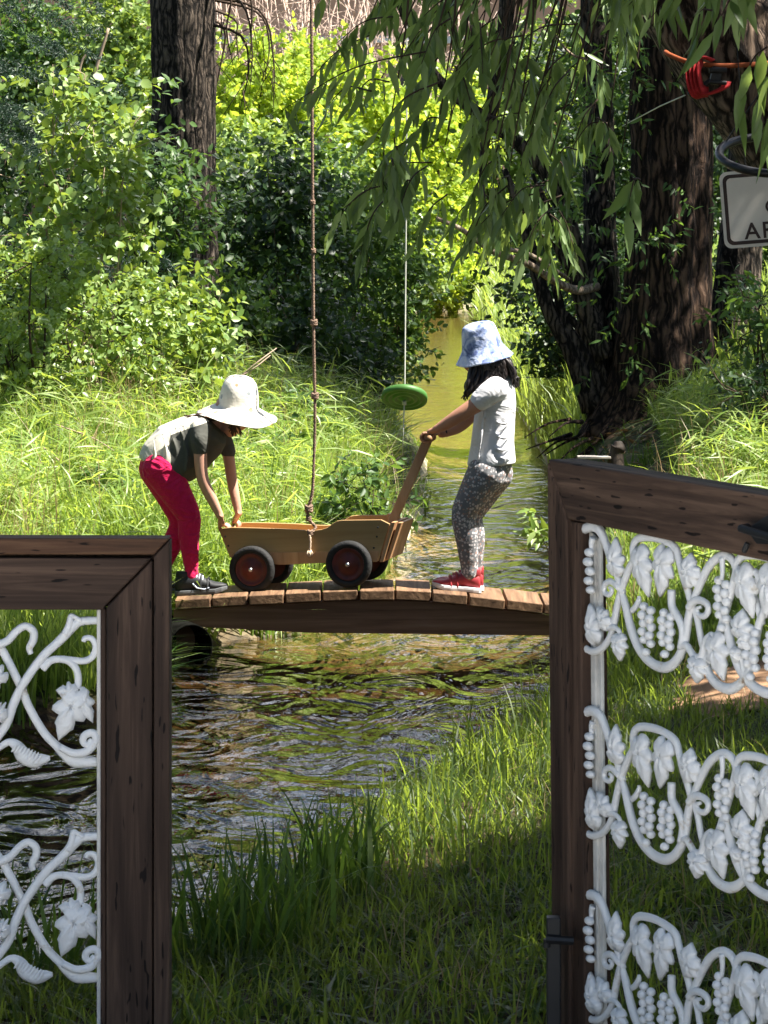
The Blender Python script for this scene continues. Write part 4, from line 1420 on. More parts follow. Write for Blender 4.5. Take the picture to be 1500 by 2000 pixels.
def grip_hand(skin, ext, wrist, bar, axis, rb, a0, a1, u, v, width=.052, thumb_side=1, thumb=(40, -150)):
    """fist closed round a bar: skin gets the palm, ext the five digits.
    angles measured in the plane (u,v) round the bar."""
    axis = axis.normalized()
    def on(a, r, s): return bar + axis * s + (u * math.cos(R(a)) + v * math.sin(R(a))) * r
    rf = .0068
    kn = on(a0, rb + rf * 1.6, 0)
    # back of the hand: from wrist to knuckle row
    mid = (wrist + kn) / 2
    d = (kn - wrist).normalized()
    nrm = axis.cross(d).normalized()
    w = width / 2
    skin.loft([(wrist - d * .012, axis * .017, nrm * .013), (wrist, axis * .018, nrm * .0135), (wrist.lerp(kn, .35), axis * w * .9, nrm * .014), (wrist.lerp(kn, .75), axis * w * 1.06, nrm * .0135), (kn, axis * w, nrm * .0105), (kn + d * .004, axis * w * .85, nrm * .006)], 16)
    lens = [.9, 1.0, .97, .8]
    for i in range(4):
        s = (-1.5 + i) * width / 4.05
        sweep = (a1 - a0) * lens[i]
        pts = [on(a0, rb + rf, s) - d * .004] + [on(a0 + sweep * t, rb + rf * (1.05 if t < .9 else 1.0), s * (1 - .06 * t)) for t in (.2, .45, .7, 1.0)]
        finger(ext, pts, rf, rf * .82)
        ext.ball(on(a0 + sweep * .22, rb + rf * 1.15, s), rf * 1.12, 8, 6)
    # thumb leaves the side of the palm and closes the other way
    s = thumb_side * width * .42
    b = wrist.lerp(kn, .3) + axis * s
    t0, t1 = thumb
    pts = [b, b + axis * thumb_side * .008 + (on(t0, rb + rf, s) - b) * .45, on(t0, rb + rf * 1.2, s * 1.05), on((t0 + t1) / 2, rb + rf * 1.1, s * .95), on(t1, rb + rf, s * .8)]
    finger(ext, pts, rf * 1.2, rf * .9)

def shoe(root, off, heel, toe, z0, Y, mat, solemat, dirn, lace=None, hs=1.28):
    """heel/toe: x of the ends; dirn: +1 toe points to +x. z0 ground height function"""
    L = abs(toe - heel)
    up = MB(); so = MB()
    def at(t): return heel + dirn * L * t
    prof = [(0.015, .012, .062, .020), (.06, .012, .070, .028), (.16, .012, .073, .031), (.27, .012, .074, .031), (.36, .012, .070, .030), (.48, .012, .060, .031), (.62, .012, .047, .035), (.76, .012, .038, .036), (.88, .012, .031, .030), (.96, .013, .024, .018), (.995, .014, .018, .006)]
    prof = [(t, zb, zb + (zt - zb) * hs, w) for t, zb, zt, w in prof]
    rings = []
    for t, zb, zt, w in prof:
        x = at(t); g = z0(x)
        toe_up = .012 * max(0, t - .75) / .25 * 1.0
        rings.append(((x, Y, g + (zb + zt) / 2 + toe_up), (0, 0, (zt - zb) / 2), (0, w, 0)))
    up.loft(rings, 20)
    # collar
    x = at(.17); g = z0(x)
    up.loft([((x, Y, g + .05), (.036, 0, 0), (0, .029, 0)), ((x - dirn * .002, Y, g + .078 * 1.2), (.033, 0, 0), (0, .027, 0)), ((x - dirn * .003, Y, g + .086 * 1.2), (.031, 0, 0), (0, .026, 0))], 20)
    sr = []
    for t, zb, zt, w in prof:
        x = at(t if t > .1 else t - .015); g = z0(x)
        toe_up = .012 * max(0, t - .75) / .25
        sr.append(((x, Y, g + .0105 + toe_up), (0, 0, .0112 - .003 * (t > .9)), (0, w * 1.1 + .002, 0)))
    vs = []; fs = []
    n = 12
    for c, a, b in sr:
        w = b[1]; h = a[2]
        for k, (yy, zz) in enumerate([(-1, -1), (-.5, -1), (0, -1), (.5, -1), (1, -1), (1.03, 0), (1, 1), (.5, 1), (0, 1), (-.5, 1), (-1, 1), (-1.03, 0)]):
            vs.append((c[0], c[1] + yy * w, c[2] + zz * h))
    for i in range(len(sr) - 1):
        for k in range(n):
            k2 = (k + 1) % n
            fs.append((i * n + k, i * n + k2, (i + 1) * n + k2, (i + 1) * n + k))
    fs.append(tuple(range(n - 1, -1, -1))); fs.append(tuple((len(sr) - 1) * n + k for k in range(n)))
    so.add(vs, fs)
    # straps / panels in the upper
    for t, ww in ((.5, .012), (.63, .012)):
        x = at(t); g = z0(x)
        h = np.interp(t, [p[0] for p in prof], [p[2] for p in prof]); w = np.interp(t, [p[0] for p in prof], [p[3] for p in prof])
        pts = [(x + dirn * .012 * math.cos(a) * .3, Y + math.cos(a) * w * 1.02, g + .014 + max(0, math.sin(a)) * (h - .008)) for a in np.linspace(0, math.pi, 13)]
        up.tube(pts, .006, 6)
    u = up.build('shoe', mat, root, off, smooth=True)
    so.build('sole', solemat, u, off, smooth=False, bevel=.003)
    if lace is not None:
        lm = MB()
        for i in range(5):
            t = .30 + i * .055
            x = at(t); g = z0(x)
            h = np.interp(t, [p[0] for p in prof], [p[2] for p in prof]); w = np.interp(t, [p[0] for p in prof], [p[3] for p in prof])
            pts = [(x, Y + math.cos(a) * w * 1.0, g + .012 + math.sin(a) * (h - .009)) for a in np.linspace(.5, 2.65, 9)]
            lm.tube(pts, .0042, 6)
        for s in (-1,):
            pts = [(at(.34), Y + s * .031, z0(at(.34)) + .05), (at(.42), Y + s * .034, z0(at(.42)) + .03), (at(.56), Y + s * .036, z0(at(.56)) + .022), (at(.66), Y + s * .0365, z0(at(.66)) + .03)]
            lm.tube(pts, .0035, 6)
        lm.build('lace', lace, u, off, smooth=True)

def face(skin, ext, c, fwd, up, r):
    """jaw, cheeks, nose, ears into the skin; eyes/lips returned as meshes"""
    side = fwd.cross(up).normalized()
    skin.ball(c, (r * 1.0, r * .9, r * 1.08), 18, 14)
    skin.ball(c + fwd * r * .38 - up * r * .55, r * .66, 14, 10)
    skin.ball(c + fwd * r * .58 - up * r * .92, r * .34, 12, 8)
    skin.ball(c + fwd * r * .95 - up * r * .38, r * .16, 10, 8)
    skin.tube([c + fwd * r * .85, c + fwd * r * 1.06 - up * r * .36], [r * .1, r * .15], 8)
    for s in (-1, 1):
        skin.ball(c + fwd * r * .62 - up * r * .4 + side * s * r * .4, r * .38, 12, 8)
        skin.ball(c - fwd * r * .05 - up * r * .22 + side * s * r * .9, (r * .2, r * .1, r * .26), 10, 8)

def face_bits(root, off, c, fwd, up, r):
    side = fwd.cross(up).normalized()
    mb = MB()
    for s in (-1, 1):
        mb.ball(c + fwd * r * .88 - up * r * .06 + side * s * r * .36, r * .12, 10, 8)
    mb.build('eyes', M['eye'], root, off, smooth=True)
    mb = MB()
    pts = [c + fwd * r * (.90 - .1 * abs(t)) - up * r * .74 + side * t * r * .24 for t in (-1, -.5, 0, .5, 1)]
    mb.tube(pts, [r * .03, r * .06, r * .07, r * .06, r * .03], 8)
    mb.build('lips', M['lips'], root, off, smooth=True)

def hair_strands(mb, roots_tips, r, rn, wave=.006, k=7):
    for pts in roots_tips:
        p = smooth_path(pts, 4)
        ph = rn.uniform(0, 6); f = rn.uniform(1.5, 3)
        out = []
        for i, q in enumerate(p):
            t = i / (len(p) - 1)
            out.append(q + Vector((math.sin(ph + f * t * 6) * wave * t, math.cos(ph * 1.7 + f * t * 5) * wave * t, 0)))
        mb.tube(out, interp([r, r * 1.05, r * .9, r * .25], len(out)), k)

def hat(name, mat, root, off, c, M3, prof, sx, sy, wav, seed, n=56, thick=.003):
    """soft fabric hat: turned profile with a wavy brim, real thickness"""
    rn = np.random.default_rng(seed)
    ph = rn.uniform(0, 6.28, 4)
    mb = MB(); vs = []; fs = []
    full = prof + [(max(.0005, r - thick), z - thick * .8) for r, z in prof[::-1]]
    m = len(full)
    rmax = max(r for r, z in prof)
    for r, z in full:
        e = max(0.0, (r / rmax - .62) / .38) ** 1.5
        for k in range(n):
            th = 2 * math.pi * k / n
            w = wav * e * (math.sin(2 * th + ph[0]) + .6 * math.sin(3 * th + ph[1]) + .35 * math.sin(7 * th + ph[2]))
            dent = .003 * math.sin(4 * th + ph[3]) * (1 - e)
            q = M3 @ Vector(((r + dent) * sx * math.cos(th), (r + dent) * sy * math.sin(th), z + w))
            vs.append(Vector(c) + q)
    for i in range(m - 1):
        for k in range(n):
            k2 = (k + 1) % n
            fs.append((i * n + k, i * n + k2, (i + 1) * n + k2, (i + 1) * n + k))
    mb.add(vs, fs)
    o = mb.build(name, mat, root, off, smooth=True)
    return o

def torso_rings(pairs, Y, px2=None):
    """pairs: ((px,py),(px,py), half width m [,dY]) -> loft rings"""
    out = []
    for p in pairs:
        a = P(*p[0], Y); b = P(*p[1], Y)
        dy = p[3] if len(p) > 3 else 0
        c = (a + b) / 2 + Vector((0, dy, 0))
        out.append((c, (a - b) / 2, Vector((0, p[2], 0))))
    return out

PXM = 13.5 / F   # metres per photo pixel at the bridge

def girl_left():
    Y = 13.52; Yn = Y - .10; Yf = Y + .10
    off = P(372, 1170, Y); off.z = deck_z(off.x)
    root = empty('person', tuple(off), 'child in crimson leggings, dark and cream shirt, white sun hat, bending to push the wagon', 'person', 'children on the footbridge')
    off = tuple(off)
    r = lambda px: px * PXM
    S = MB(); E = MB()
    hc = P(454, 803, Y)
    fwd = Vector((.80, -.12, -.58)).normalized(); sidev = Vector((0, 1, 0)); up = Vector((.58, 0, .80)); up = (up - fwd * up.dot(fwd)).normalized()
    face(S, E, hc, fwd, up, r(36))
    limb(S, [P(405, 832, Y), P(440, 812, Y)], [r(18), r(16)])
    S.loft(torso_rings([((276, 900), (340, 945), .09), ((285, 872), (372, 935), .112), ((310, 842), (405, 908), .105), ((345, 826), (425, 888), .108), ((375, 816), (435, 872), .118), ((398, 815), (436, 850), .09), ((405, 818), (430, 842), .05)], Y), 24)
    limb(S, [P(393, 842, Yn - .02), P(391, 880, Yn - .03), P(396, 935, Yn - .03), P(414, 975, Yn - .015), P(430, 1008, Yn)], [r(17), r(13.5), r(12), r(10.8), r(7.6)])
    limb(S, [P(420, 840, Yf), P(444, 884, Yf + .01), P(452, 932, Yf + .01), P(459, 970, Yf), P(466, 1002, Yf - .01)], [r(16), r(12), r(11), r(10), r(7.4)])
    # legs: leading (near) and trailing (far)
    near = [P(316, 915, Y - .06), P(343, 962, Y - .065), P(368, 1008, Y - .06), P(369, 1050, Y - .055), P(374, 1112, Y - .05), P(374, 1140, Y - .05)]
    nr = [r(38), r(29), r(22.5), r(20), r(12.5), r(13)]
    far = [P(308, 915, Y + .06), P(335, 970, Y + .06), P(352, 1018, Y + .06), P(340, 1055, Y + .06), P(318, 1112, Y + .06), P(316, 1138, Y + .06)]
    frr = [r(36), r(28), r(21), r(19.5), r(12.5), r(13)]
    limb(S, near, nr); limb(S, far, frr)
    # hands on the end rim of the wagon
    ax = W['rimdir']
    b1 = W['rim'](-.085); b2 = W['rim'](.07)
    u = Vector((1, 0, 0)); v = Vector((0, 0, 1))
    grip_hand(S, E, P(431, 1008, Yn), b1, ax, .009, 125, -75, u, v, .050, -1, (170, 235))
    grip_hand(S, E, P(466, 1003, Yf - .01), b2, ax, .009, 110, -75, u, v, .050, 1, (170, 235))
    vs, fs = remesh(S, .0048, 4)
    mesh_from(vs, fs, E, 'body', M['skin1'], root, off)
    face_bits(root, off, hc, fwd, up, r(36))
    # leggings
    T = MB()
    def inflate(l, k): return [q * k for q in l]
    limb(T, near[:5] + [near[4] + Vector((0, 0, -.035))], inflate(nr[:5] + [nr[4]], 1.06)); limb(T, far[:5] + [far[4] + Vector((0, 0, -.035))], inflate(frr[:5] + [frr[4]], 1.06))
    T.loft(torso_rings([((274, 892), (318, 930), .09), ((276, 898), (345, 945), .10), ((282, 876), (366, 934), .116), ((290, 866), (372, 924), .114)], Y), 24)
    vs, fs = remesh(T, .0055, 5)
    mesh_from(vs, fs, None, 'leggings', M['pants1'], root, off)
    # shirt with sleeves
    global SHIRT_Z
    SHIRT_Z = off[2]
    M['shirt1'] = two_tone_shirt()
    T = MB()
    T.loft(torso_rings([((271, 893), (370, 941), .128), ((272, 886), (377, 938), .134), ((281, 866), (396, 926), .134), ((310, 833), (414, 905), .124), ((345, 818), (432, 886), .122), ((374, 809), (441, 868), .128), ((392, 806), (440, 852), .104), ((402, 808), (432, 840), .062)], Y), 28)
    limb(T, [P(394, 838, Yn - .005), P(390, 858, Yn - .03), P(391, 877, Yn - .032)], [r(22), r(19), r(16)])
    limb(T, [P(420, 836, Yf), P(438, 862, Yf + .01), P(446, 883, Yf + .012)], [r(20), r(17), r(15)])
    # soft folds hanging from the belly
    for i, (a, b) in enumerate([((330, 838), (352, 930)), ((352, 838), (372, 935)), ((318, 850), (325, 925)), ((372, 845), (398, 922)), ((300, 858), (296, 908))]):
        T.tube(smooth_path([P(*a, Y - .122 + .008 * (i % 2)), P((a[0] + b[0]) / 2 + 4, (a[1] + b[1]) / 2, Y - .128), P((a[0] + b[0]) / 2, a[1] + (b[1] - a[1]) * .85, Y - .122)], 4), interp([.004, .007, .007], 9), 8)
    vs, fs = remesh(T, .005, 5)
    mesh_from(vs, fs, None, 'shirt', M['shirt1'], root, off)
    # hair under the hat and down the back
    H = MB(); rn = random.Random(4)
    st = []
    for i in range(70):
        a = rn.uniform(-1, 1)
        st.append([P(446 + rn.uniform(-6, 6), 806 + rn.uniform(-3, 6), Y + a * .06), P(422, 813 + rn.uniform(-2, 6), Y + a * .08), P(394 + rn.uniform(-6, 6), 812 + rn.uniform(-3, 5), Y + a * .06), P(372 + rn.uniform(-14, 10), 814 + rn.uniform(-3, 4), Y + a * .045)])
    for i in range(30):
        s = rn.choice([-1, 1])
        st.append([P(446, 802, Y + s * .07), P(452 + rn.uniform(-12, 10), 812, Y + s * .08), P(458 + rn.uniform(-10, 14), 842 + rn.uniform(-6, 12), Y + s * .075)])
    hair_strands(H, st, .008, rn)
    H.build('hair', M['hair1'], root, off, smooth=True)
    # hat
    M3 = Matrix.Rotation(R(7), 3, 'Y') @ Matrix.Rotation(R(8), 3, 'X')
    prof = [(.0005, .152), (.03, .150), (.055, .141), (.072, .122), (.082, .09), (.088, .055), (.092, .024), (.098, .012), (.115, .004), (.135, -.008), (.155, -.020), (.168, -.028), (.178, -.030)]
    hat('hat', M['hat1'], root, off, P(464, 800, Y), M3, prof, 1.0, 1.0, .006, 3)
    zf = lambda x: deck_z(x) + .001
    xs = lambda px: (px - 750) / F * Y
    shoe(root, off, xs(343), xs(447), zf, Y - .05, M['shoe1'], M['sole1'], 1, M['lace1'], hs=1.42)
    shoe(root, off, xs(288), xs(355), lambda x: max(deck_z(x), .0) + .001 if x > -.9 else deck_z(-.9) + .001, Y + .06, M['shoe1'], M['sole1'], 1, M['lace1'])

def girl_right():
    Y = 13.5; Yn = Y - .105; Yf = Y + .105
    off = P(905, 1150, Y); off.z = deck_z(off.x)
    root = empty('person', tuple(off), 'child in white shirt, spotted grey leggings and blue bucket hat, pulling the wagon handle', 'person', 'children on the footbridge')
    off = tuple(off)
    r = lambda px: px * PXM
    S = MB(); E = MB()
    hc = P(941, 694, Y)
    fwd = Vector((-.93, -.05, -.36)).normalized(); up = Vector((-.36, 0, .93)); up = (up - fwd * up.dot(fwd)).normalized()
    face(S, E, hc, fwd, up, r(36))
    limb(S, [P(956, 715, Y), P(962, 750, Y)], [r(17), r(18)])
    S.loft(torso_rings([((922, 948), (985, 935), .085), ((918, 915), (995, 912), .108), ((926, 870), (1000, 868), .10), ((930, 820), (1003, 815), .105), ((934, 780), (1003, 775), .118), ((944, 756), (1000, 752), .10), ((950, 745), (985, 742), .055)], Y), 24)
    limb(S, [P(968, 766, Yn - .01), P(935, 787, Yn - .015), P(896, 812, Yn - .01), P(868, 830, Yn + .01), P(853, 838, Yn + .02)], [r(19), r(16.5), r(14), r(11.5), r(8.6)])
    limb(S, [P(960, 768, Yf), P(930, 800, Yf), P(900, 830, Yf), P(878, 842, Yf - .01), P(862, 847, Yf - .02)], [r(18), r(15), r(13), r(10.5), r(8.4)])
    near = [P(950, 925, Y - .06), P(925, 965, Y - .065), P(906, 1005, Y - .06), P(911, 1045, Y - .055), P(917, 1105, Y - .05), P(917, 1128, Y - .05)]
    nr = [r(37), r(29), r(23), r(22), r(16.5), r(15)]
    far = [P(965, 925, Y + .06), P(942, 968, Y + .065), P(921, 1008, Y + .06), P(927, 1048, Y + .055), P(927, 1105, Y + .05), P(926, 1126, Y + .05)]
    frr = [r(36), r(27), r(21.5), r(20), r(15), r(14)]
    limb(S, near, nr); limb(S, far, frr)
    g = W['grip']
    axis = (W['rimdir']).normalized()
    u = Vector((1, 0, 0)); v = Vector((0, 0, 1))
    grip_hand(S, E, P(853, 838, Yn + .02), g - axis * .052, axis, .0125, 70, 285, u, v, .052, 1, (20, -70))
    grip_hand(S, E, P(862, 846, Yf - .02), g + axis * .045, axis, .0125, 60, 280, u, v, .052, -1, (20, -70))
    vs, fs = remesh(S, .0048, 4)
    mesh_from(vs, fs, E, 'body', M['skin2'], root, off)
    face_bits(root, off, hc, fwd, up, r(36))
    T = MB()
    k = 1.06
    limb(T, near[:5] + [near[4] + Vector((0, 0, -.034))], [q * k for q in nr[:5] + [nr[4]]]); limb(T, far[:5] + [far[4] + Vector((0, 0, -.034))], [q * k for q in frr[:5] + [frr[4]]])
    T.loft(torso_rings([((925, 950), (990, 928), .092), ((914, 925), (1000, 912), .112), ((918, 900), (1002, 895), .115)], Y), 24)
    vs, fs = remesh(T, .0055, 4)
    mesh_from(vs, fs, None, 'leggings', M['pants2'], root, off)
    T = MB()
    T.loft(torso_rings([((912, 909), (1007, 904), .136), ((913, 903), (1007, 896), .138), ((919, 870), (1004, 862), .126), ((924, 830), (1006, 822), .116), ((929, 795), (1008, 788), .118), ((936, 768), (1006, 758), .126), ((944, 752), (1001, 740), .108), ((950, 741), (992, 730), .062)], Y), 28)
    limb(T, [P(968, 760, Yn + .0), P(955, 768, Yn - .018), P(938, 782, Yn - .02)], [r(25), r(23), r(20.5)])
    limb(T, [P(962, 762, Yf), P(948, 775, Yf + .01), P(935, 788, Yf + .01)], [r(23), r(21), r(19)])
    for i, (a, m_, b) in enumerate([((1003, 838), (985, 856), (962, 846)), ((1004, 862), (982, 880), (955, 866)), ((1003, 885), (985, 896), (965, 884)), ((1000, 815), (985, 828), (970, 824)), ((945, 800), (940, 850), (933, 900)), ((992, 885), (985, 900), (980, 910))]):
        T.tube(smooth_path([P(*a, Y - .10), P(*m_, Y - .132), P(*b, Y - .118)], 5), interp([.004, .008, .004], 11), 8)
    vs, fs = remesh(T, .005, 4)
    mesh_from(vs, fs, None, 'shirt', M['shirt2'], root, off)
    H = MB(); rn = random.Random(6)
    st = []
    for i in range(150):     # locks falling forward beside the face
        s = rn.choice([-1, -1, 1]); t = rn.uniform(0, 1)
        yy = Y + s * rn.uniform(.055, .092)
        st.append([P(925 + 40 * t, 690, Y + s * .07), P(918 + 46 * t, 722, yy), P(912 + 44 * t + rn.uniform(-3, 3), 750, yy + s * .02), P(905 + 30 * t + rn.uniform(-4, 4), 778 - 28 * t + rn.uniform(-8, 6), yy + s * .012)])
    for i in range(60):     # over the ear and neck
        s = rn.choice([-1, -1, 1]); t = rn.uniform(0, 1)
        st.append([P(940 + 40 * t, 690, Y + s * .075), P(945 + 42 * t, 716, Y + s * .09), P(948 + 42 * t, 738 + rn.uniform(-4, 4), Y + s * .088)])
    for i in range(85):     # and down the back
        yy = Y + rn.uniform(-.085, .085)
        st.append([P(970 + rn.uniform(-10, 8), 686, yy * .5 + Y * .5), P(992 + rn.uniform(-10, 4), 706, yy), P(1004 + rn.uniform(-9, 2), 730, yy), P(1009 + rn.uniform(-7, 4), 752 + rn.uniform(-14, 6), yy)])
    hair_strands(H, st, .0085, rn, .007)
    H.build('hair', M['hair2'], root, off, smooth=True)
    M3 = Matrix.Rotation(R(-11.5), 3, 'Y') @ Matrix.Rotation(R(4), 3, 'X')
    prof = [(.0005, .138), (.03, .137), (.058, .131), (.072, .122), (.079, .105), (.086, .07), (.091, .035), (.095, .022), (.103, .008), (.114, -.010), (.126, -.028), (.129, -.032)]
    hat('hat', M['hat2'], root, off, P(944, 689, Y), M3, prof, 1.0, 1.0, .004, 8)
    xs = lambda px: (px - 750) / F * Y
    zf = lambda x: deck_z(x) + .001
    shoe(root, off, xs(939), xs(843), zf, Y - .05, M['shoe2'], M['sole2'], -1)
    shoe(root, off, xs(946), xs(852), zf, Y + .05, M['shoe2'], M['sole2'], -1)
    # dark wrist band
    mb = MB(); a = P(869, 842, Yf - .01); d = (P(862, 847, Yf - .02) - P(878, 842, Yf - .01)).normalized()
    pts = []
    s1 = d.cross(Vector((0, 1, 0))).normalized(); s2 = d.cross(s1)
    for t in np.linspace(0, 2 * math.pi, 17): pts.append(a + (s1 * math.cos(t) + s2 * math.sin(t)) * r(10.2))
    mb.tube(pts, .005, 6, caps=False)
    mb.build('wrist_band', M['black'], root, off, smooth=True)
# --------------------------------------------------------------- vegetation
LM = {}
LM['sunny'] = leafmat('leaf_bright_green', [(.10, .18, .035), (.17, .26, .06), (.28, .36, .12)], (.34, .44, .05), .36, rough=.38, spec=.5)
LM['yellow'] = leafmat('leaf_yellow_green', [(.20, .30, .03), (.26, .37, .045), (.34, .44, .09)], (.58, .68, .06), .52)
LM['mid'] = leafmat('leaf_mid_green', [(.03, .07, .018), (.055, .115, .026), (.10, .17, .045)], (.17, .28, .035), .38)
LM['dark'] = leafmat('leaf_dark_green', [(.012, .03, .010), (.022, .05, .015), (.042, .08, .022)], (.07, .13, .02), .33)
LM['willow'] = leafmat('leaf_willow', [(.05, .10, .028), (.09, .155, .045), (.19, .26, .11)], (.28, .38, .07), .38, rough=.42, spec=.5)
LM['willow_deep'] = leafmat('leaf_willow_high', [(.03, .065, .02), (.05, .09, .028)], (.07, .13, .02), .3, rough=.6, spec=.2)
LM['needle'] = leafmat('needle_blue_green', [(.012, .03, .018), (.022, .045, .028), (.04, .07, .045)], (.04, .08, .04), .25)
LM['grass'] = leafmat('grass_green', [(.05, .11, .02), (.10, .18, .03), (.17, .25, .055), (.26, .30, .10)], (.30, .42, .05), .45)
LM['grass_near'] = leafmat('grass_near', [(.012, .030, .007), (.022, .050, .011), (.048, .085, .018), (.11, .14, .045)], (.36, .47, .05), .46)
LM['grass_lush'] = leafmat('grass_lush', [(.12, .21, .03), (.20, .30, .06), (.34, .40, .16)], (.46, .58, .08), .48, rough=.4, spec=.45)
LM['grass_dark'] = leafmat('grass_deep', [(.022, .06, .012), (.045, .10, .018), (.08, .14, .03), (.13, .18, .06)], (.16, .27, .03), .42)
LM['straw'] = leafmat('dry_straw', [(.30, .22, .11), (.38, .29, .15), (.25, .16, .08)], (.35, .27, .12), .35)
BK = bark('bark_grey_brown', (.016, .013, .011), (.20, .155, .12))
BK2 = bark('bark_red_brown', (.016, .010, .008), (.17, .105, .07), .8)
BKW = bark('bark_willow', (.035, .024, .018), (.40, .29, .21), .9)
TW = plain('twig_brown', (.05, .034, .024), .85, .15, noise=.3)
TWP = plain('twig_pale', (.33, .25, .18), .8, .15, noise=.25)

def tube_part(name, mat, root, off, paths, n=8, k=5):
    mb = MB()
    for pts, rad in paths:
        p = smooth_path(pts, k)
        mb.tube(p, interp(rad, len(p)), n)
    return mb.build(name, mat, root, tuple(off), smooth=True)

def left_side():
    G = 'weed clumps in the grass'
    for i, (px, py, Y, lab) in enumerate([(470, 905, 16.6, 'low weed clump in the grass below the white hat'), (95, 930, 16.0, 'low dark weed clump in the grass above the left gate'), (690, 985, 15.2, 'low weed clump by the water behind the wagon front'), (215, 1010, 14.9, 'low weed clump in the grass left of the bending child'), (560, 830, 18.5, 'low weed clump in the grass left of the rope')]):
        bush('weed_clump', lab, 'weeds', tuple(P(px, py, Y)), (.22, .2, .13), LM['mid'], TW, K=9, T=9, n=8, ln=.06, wd=.03, shape=OVATE, clump=.5, twl=.16, group=G, seed=200 + i, stems=4, stem_r=.006, up=1.0)
    G = 'shrubs on the left bank'
    def at(px, py, Y): return tuple(P(px, py, Y))
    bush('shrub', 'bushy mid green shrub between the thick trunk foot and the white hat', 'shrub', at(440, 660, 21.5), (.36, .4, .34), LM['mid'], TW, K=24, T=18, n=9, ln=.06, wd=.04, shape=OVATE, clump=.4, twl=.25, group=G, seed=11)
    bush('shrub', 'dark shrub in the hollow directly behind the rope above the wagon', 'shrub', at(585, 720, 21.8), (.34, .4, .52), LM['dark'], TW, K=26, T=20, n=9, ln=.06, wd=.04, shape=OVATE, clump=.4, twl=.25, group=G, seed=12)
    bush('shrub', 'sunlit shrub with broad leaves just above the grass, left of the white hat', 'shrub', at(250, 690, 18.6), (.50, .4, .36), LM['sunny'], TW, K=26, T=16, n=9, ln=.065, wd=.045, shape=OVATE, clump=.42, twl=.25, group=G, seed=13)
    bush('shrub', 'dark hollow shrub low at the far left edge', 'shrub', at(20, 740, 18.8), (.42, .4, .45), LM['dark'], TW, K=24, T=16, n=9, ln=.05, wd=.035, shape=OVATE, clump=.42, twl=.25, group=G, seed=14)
    # conifer reaching in at the top left
    Y = 19.6
    x = -3.15; g = gz(x, Y)
    root = empty('spruce_tree', (x, Y, g), 'dark blue green spruce reaching in at the top left corner', 'tree')
    mb = MB(); trunk_mesh(mb, [(x, Y, g - .1), (x + .05, Y, g + 3), (x, Y, g + 8)], [.2, .16, .06], 20, seed=2, k=6)
    mb.build('trunk', BK, root, (x, Y, g), smooth=True)
    rng = np.random.default_rng(21)
    parts = []; bm_ = MB()
    for i in range(70):
        h = rng.uniform(.8, 6.5); a = rng.uniform(-1.2, 1.3); L = (1.9 - .18 * h) * rng.uniform(.8, 1.1)
        st = np.array([x, Y, g + h]); dr = np.array([math.cos(a), -abs(math.sin(a)) * rng.choice([-.6, 1, 1]), -.22])
        en = st + dr * L
        if i % 4 == 0: bm_.tube([tuple(st), tuple((st + en) / 2 + np.array([0, 0, .06])), tuple(en)], [.006, .005, .002], 5)
        m = 34
        t = rng.uniform(.02, 1, m)
        s0 = st + (en - st) * t[:, None]
        sd = np.cross(dr, [0, 0, 1]); sd /= np.linalg.norm(sd)
        e0 = s0 + (sd * rng.choice([-1, 1], m)[:, None] * rng.uniform(.5, 1, m)[:, None] + dr * .6 + np.array([0, 0, -.35])) * (.38 * (1.15 - t * .6))[:, None]
        parts.append(twig_leaves(rng, s0, e0, 46, .036, .0075, .1, .9, shape=LANCE, up=.2, jitter=.4))
    v, f = merge(parts)
    link_mesh('needles', fast_mesh('needles', v - np.array([x, Y, g]), f), LM['needle'], root)
    bm_.build('branch', TW, root, (x, Y, g), smooth=True)
    # big upright trunk
    Y = 24.0
    b = P(362, 640, Y); g = gz(b.x, Y)
    root = empty('pine_tree', (b.x, Y, g), 'thick grey brown straight trunk on the left bank with dead drooping twigs', 'tree')
    off = (b.x, Y, g)
    mb = MB(); trunk_mesh(mb, [P(362, 640, Y), P(360, 400, Y), P(358, 200, Y), P(356, 0, Y), P(352, -200, Y), P(350, -700, Y), P(350, -1300, Y)], [.27, .245, .24, .245, .23, .16, .06], 44, .13, seed=5, k=9)
    mb.build('trunk', BK, root, off, smooth=True)
    rng = np.random.default_rng(22)
    paths = []
    for i in range(8):
        x0 = rng.uniform(400, 440); y0 = rng.uniform(-40, 60)
        x1 = x0 + rng.uniform(20, 110); y1 = y0 + rng.uniform(40, 220)
        yy = Y + rng.uniform(-.4, .3)
        paths.append(([P(380, y0 - 20, Y), P((x0 + x1) / 2 + 20, y0 + 10, yy), P(x1, (y0 + y1) / 2, yy), P(x1 + rng.uniform(-25, 15), y1, yy)], [.014, .010, .007, .003]))
        for j in range(4):
            a = P(x1 + rng.uniform(-15, 10), y0 + (y1 - y0) * rng.uniform(.3, .9), yy)
            paths.append(([a, a + Vector((rng.uniform(-.2, .2), rng.uniform(-.1, .1), rng.uniform(-.3, -.05)))], [.005, .002]))
    tube_part('dead_twig', TW, root, off, paths, 5, 4)
    parts = crown_blobs(rng, [((-1.2, 24, 8.5), (1.9, 1.6, 1.6), 260)], .10, .016, 0, LANCE, .3, .5, 26)
    v, f = merge(parts)
    link_mesh('crown', fast_mesh('crown', v - np.array(off), f), LM['needle'], root)
    # shrubs on the left bank
    G = 'shrubs on the left bank'
    def at(px, py, Y): return tuple(P(px, py, Y))
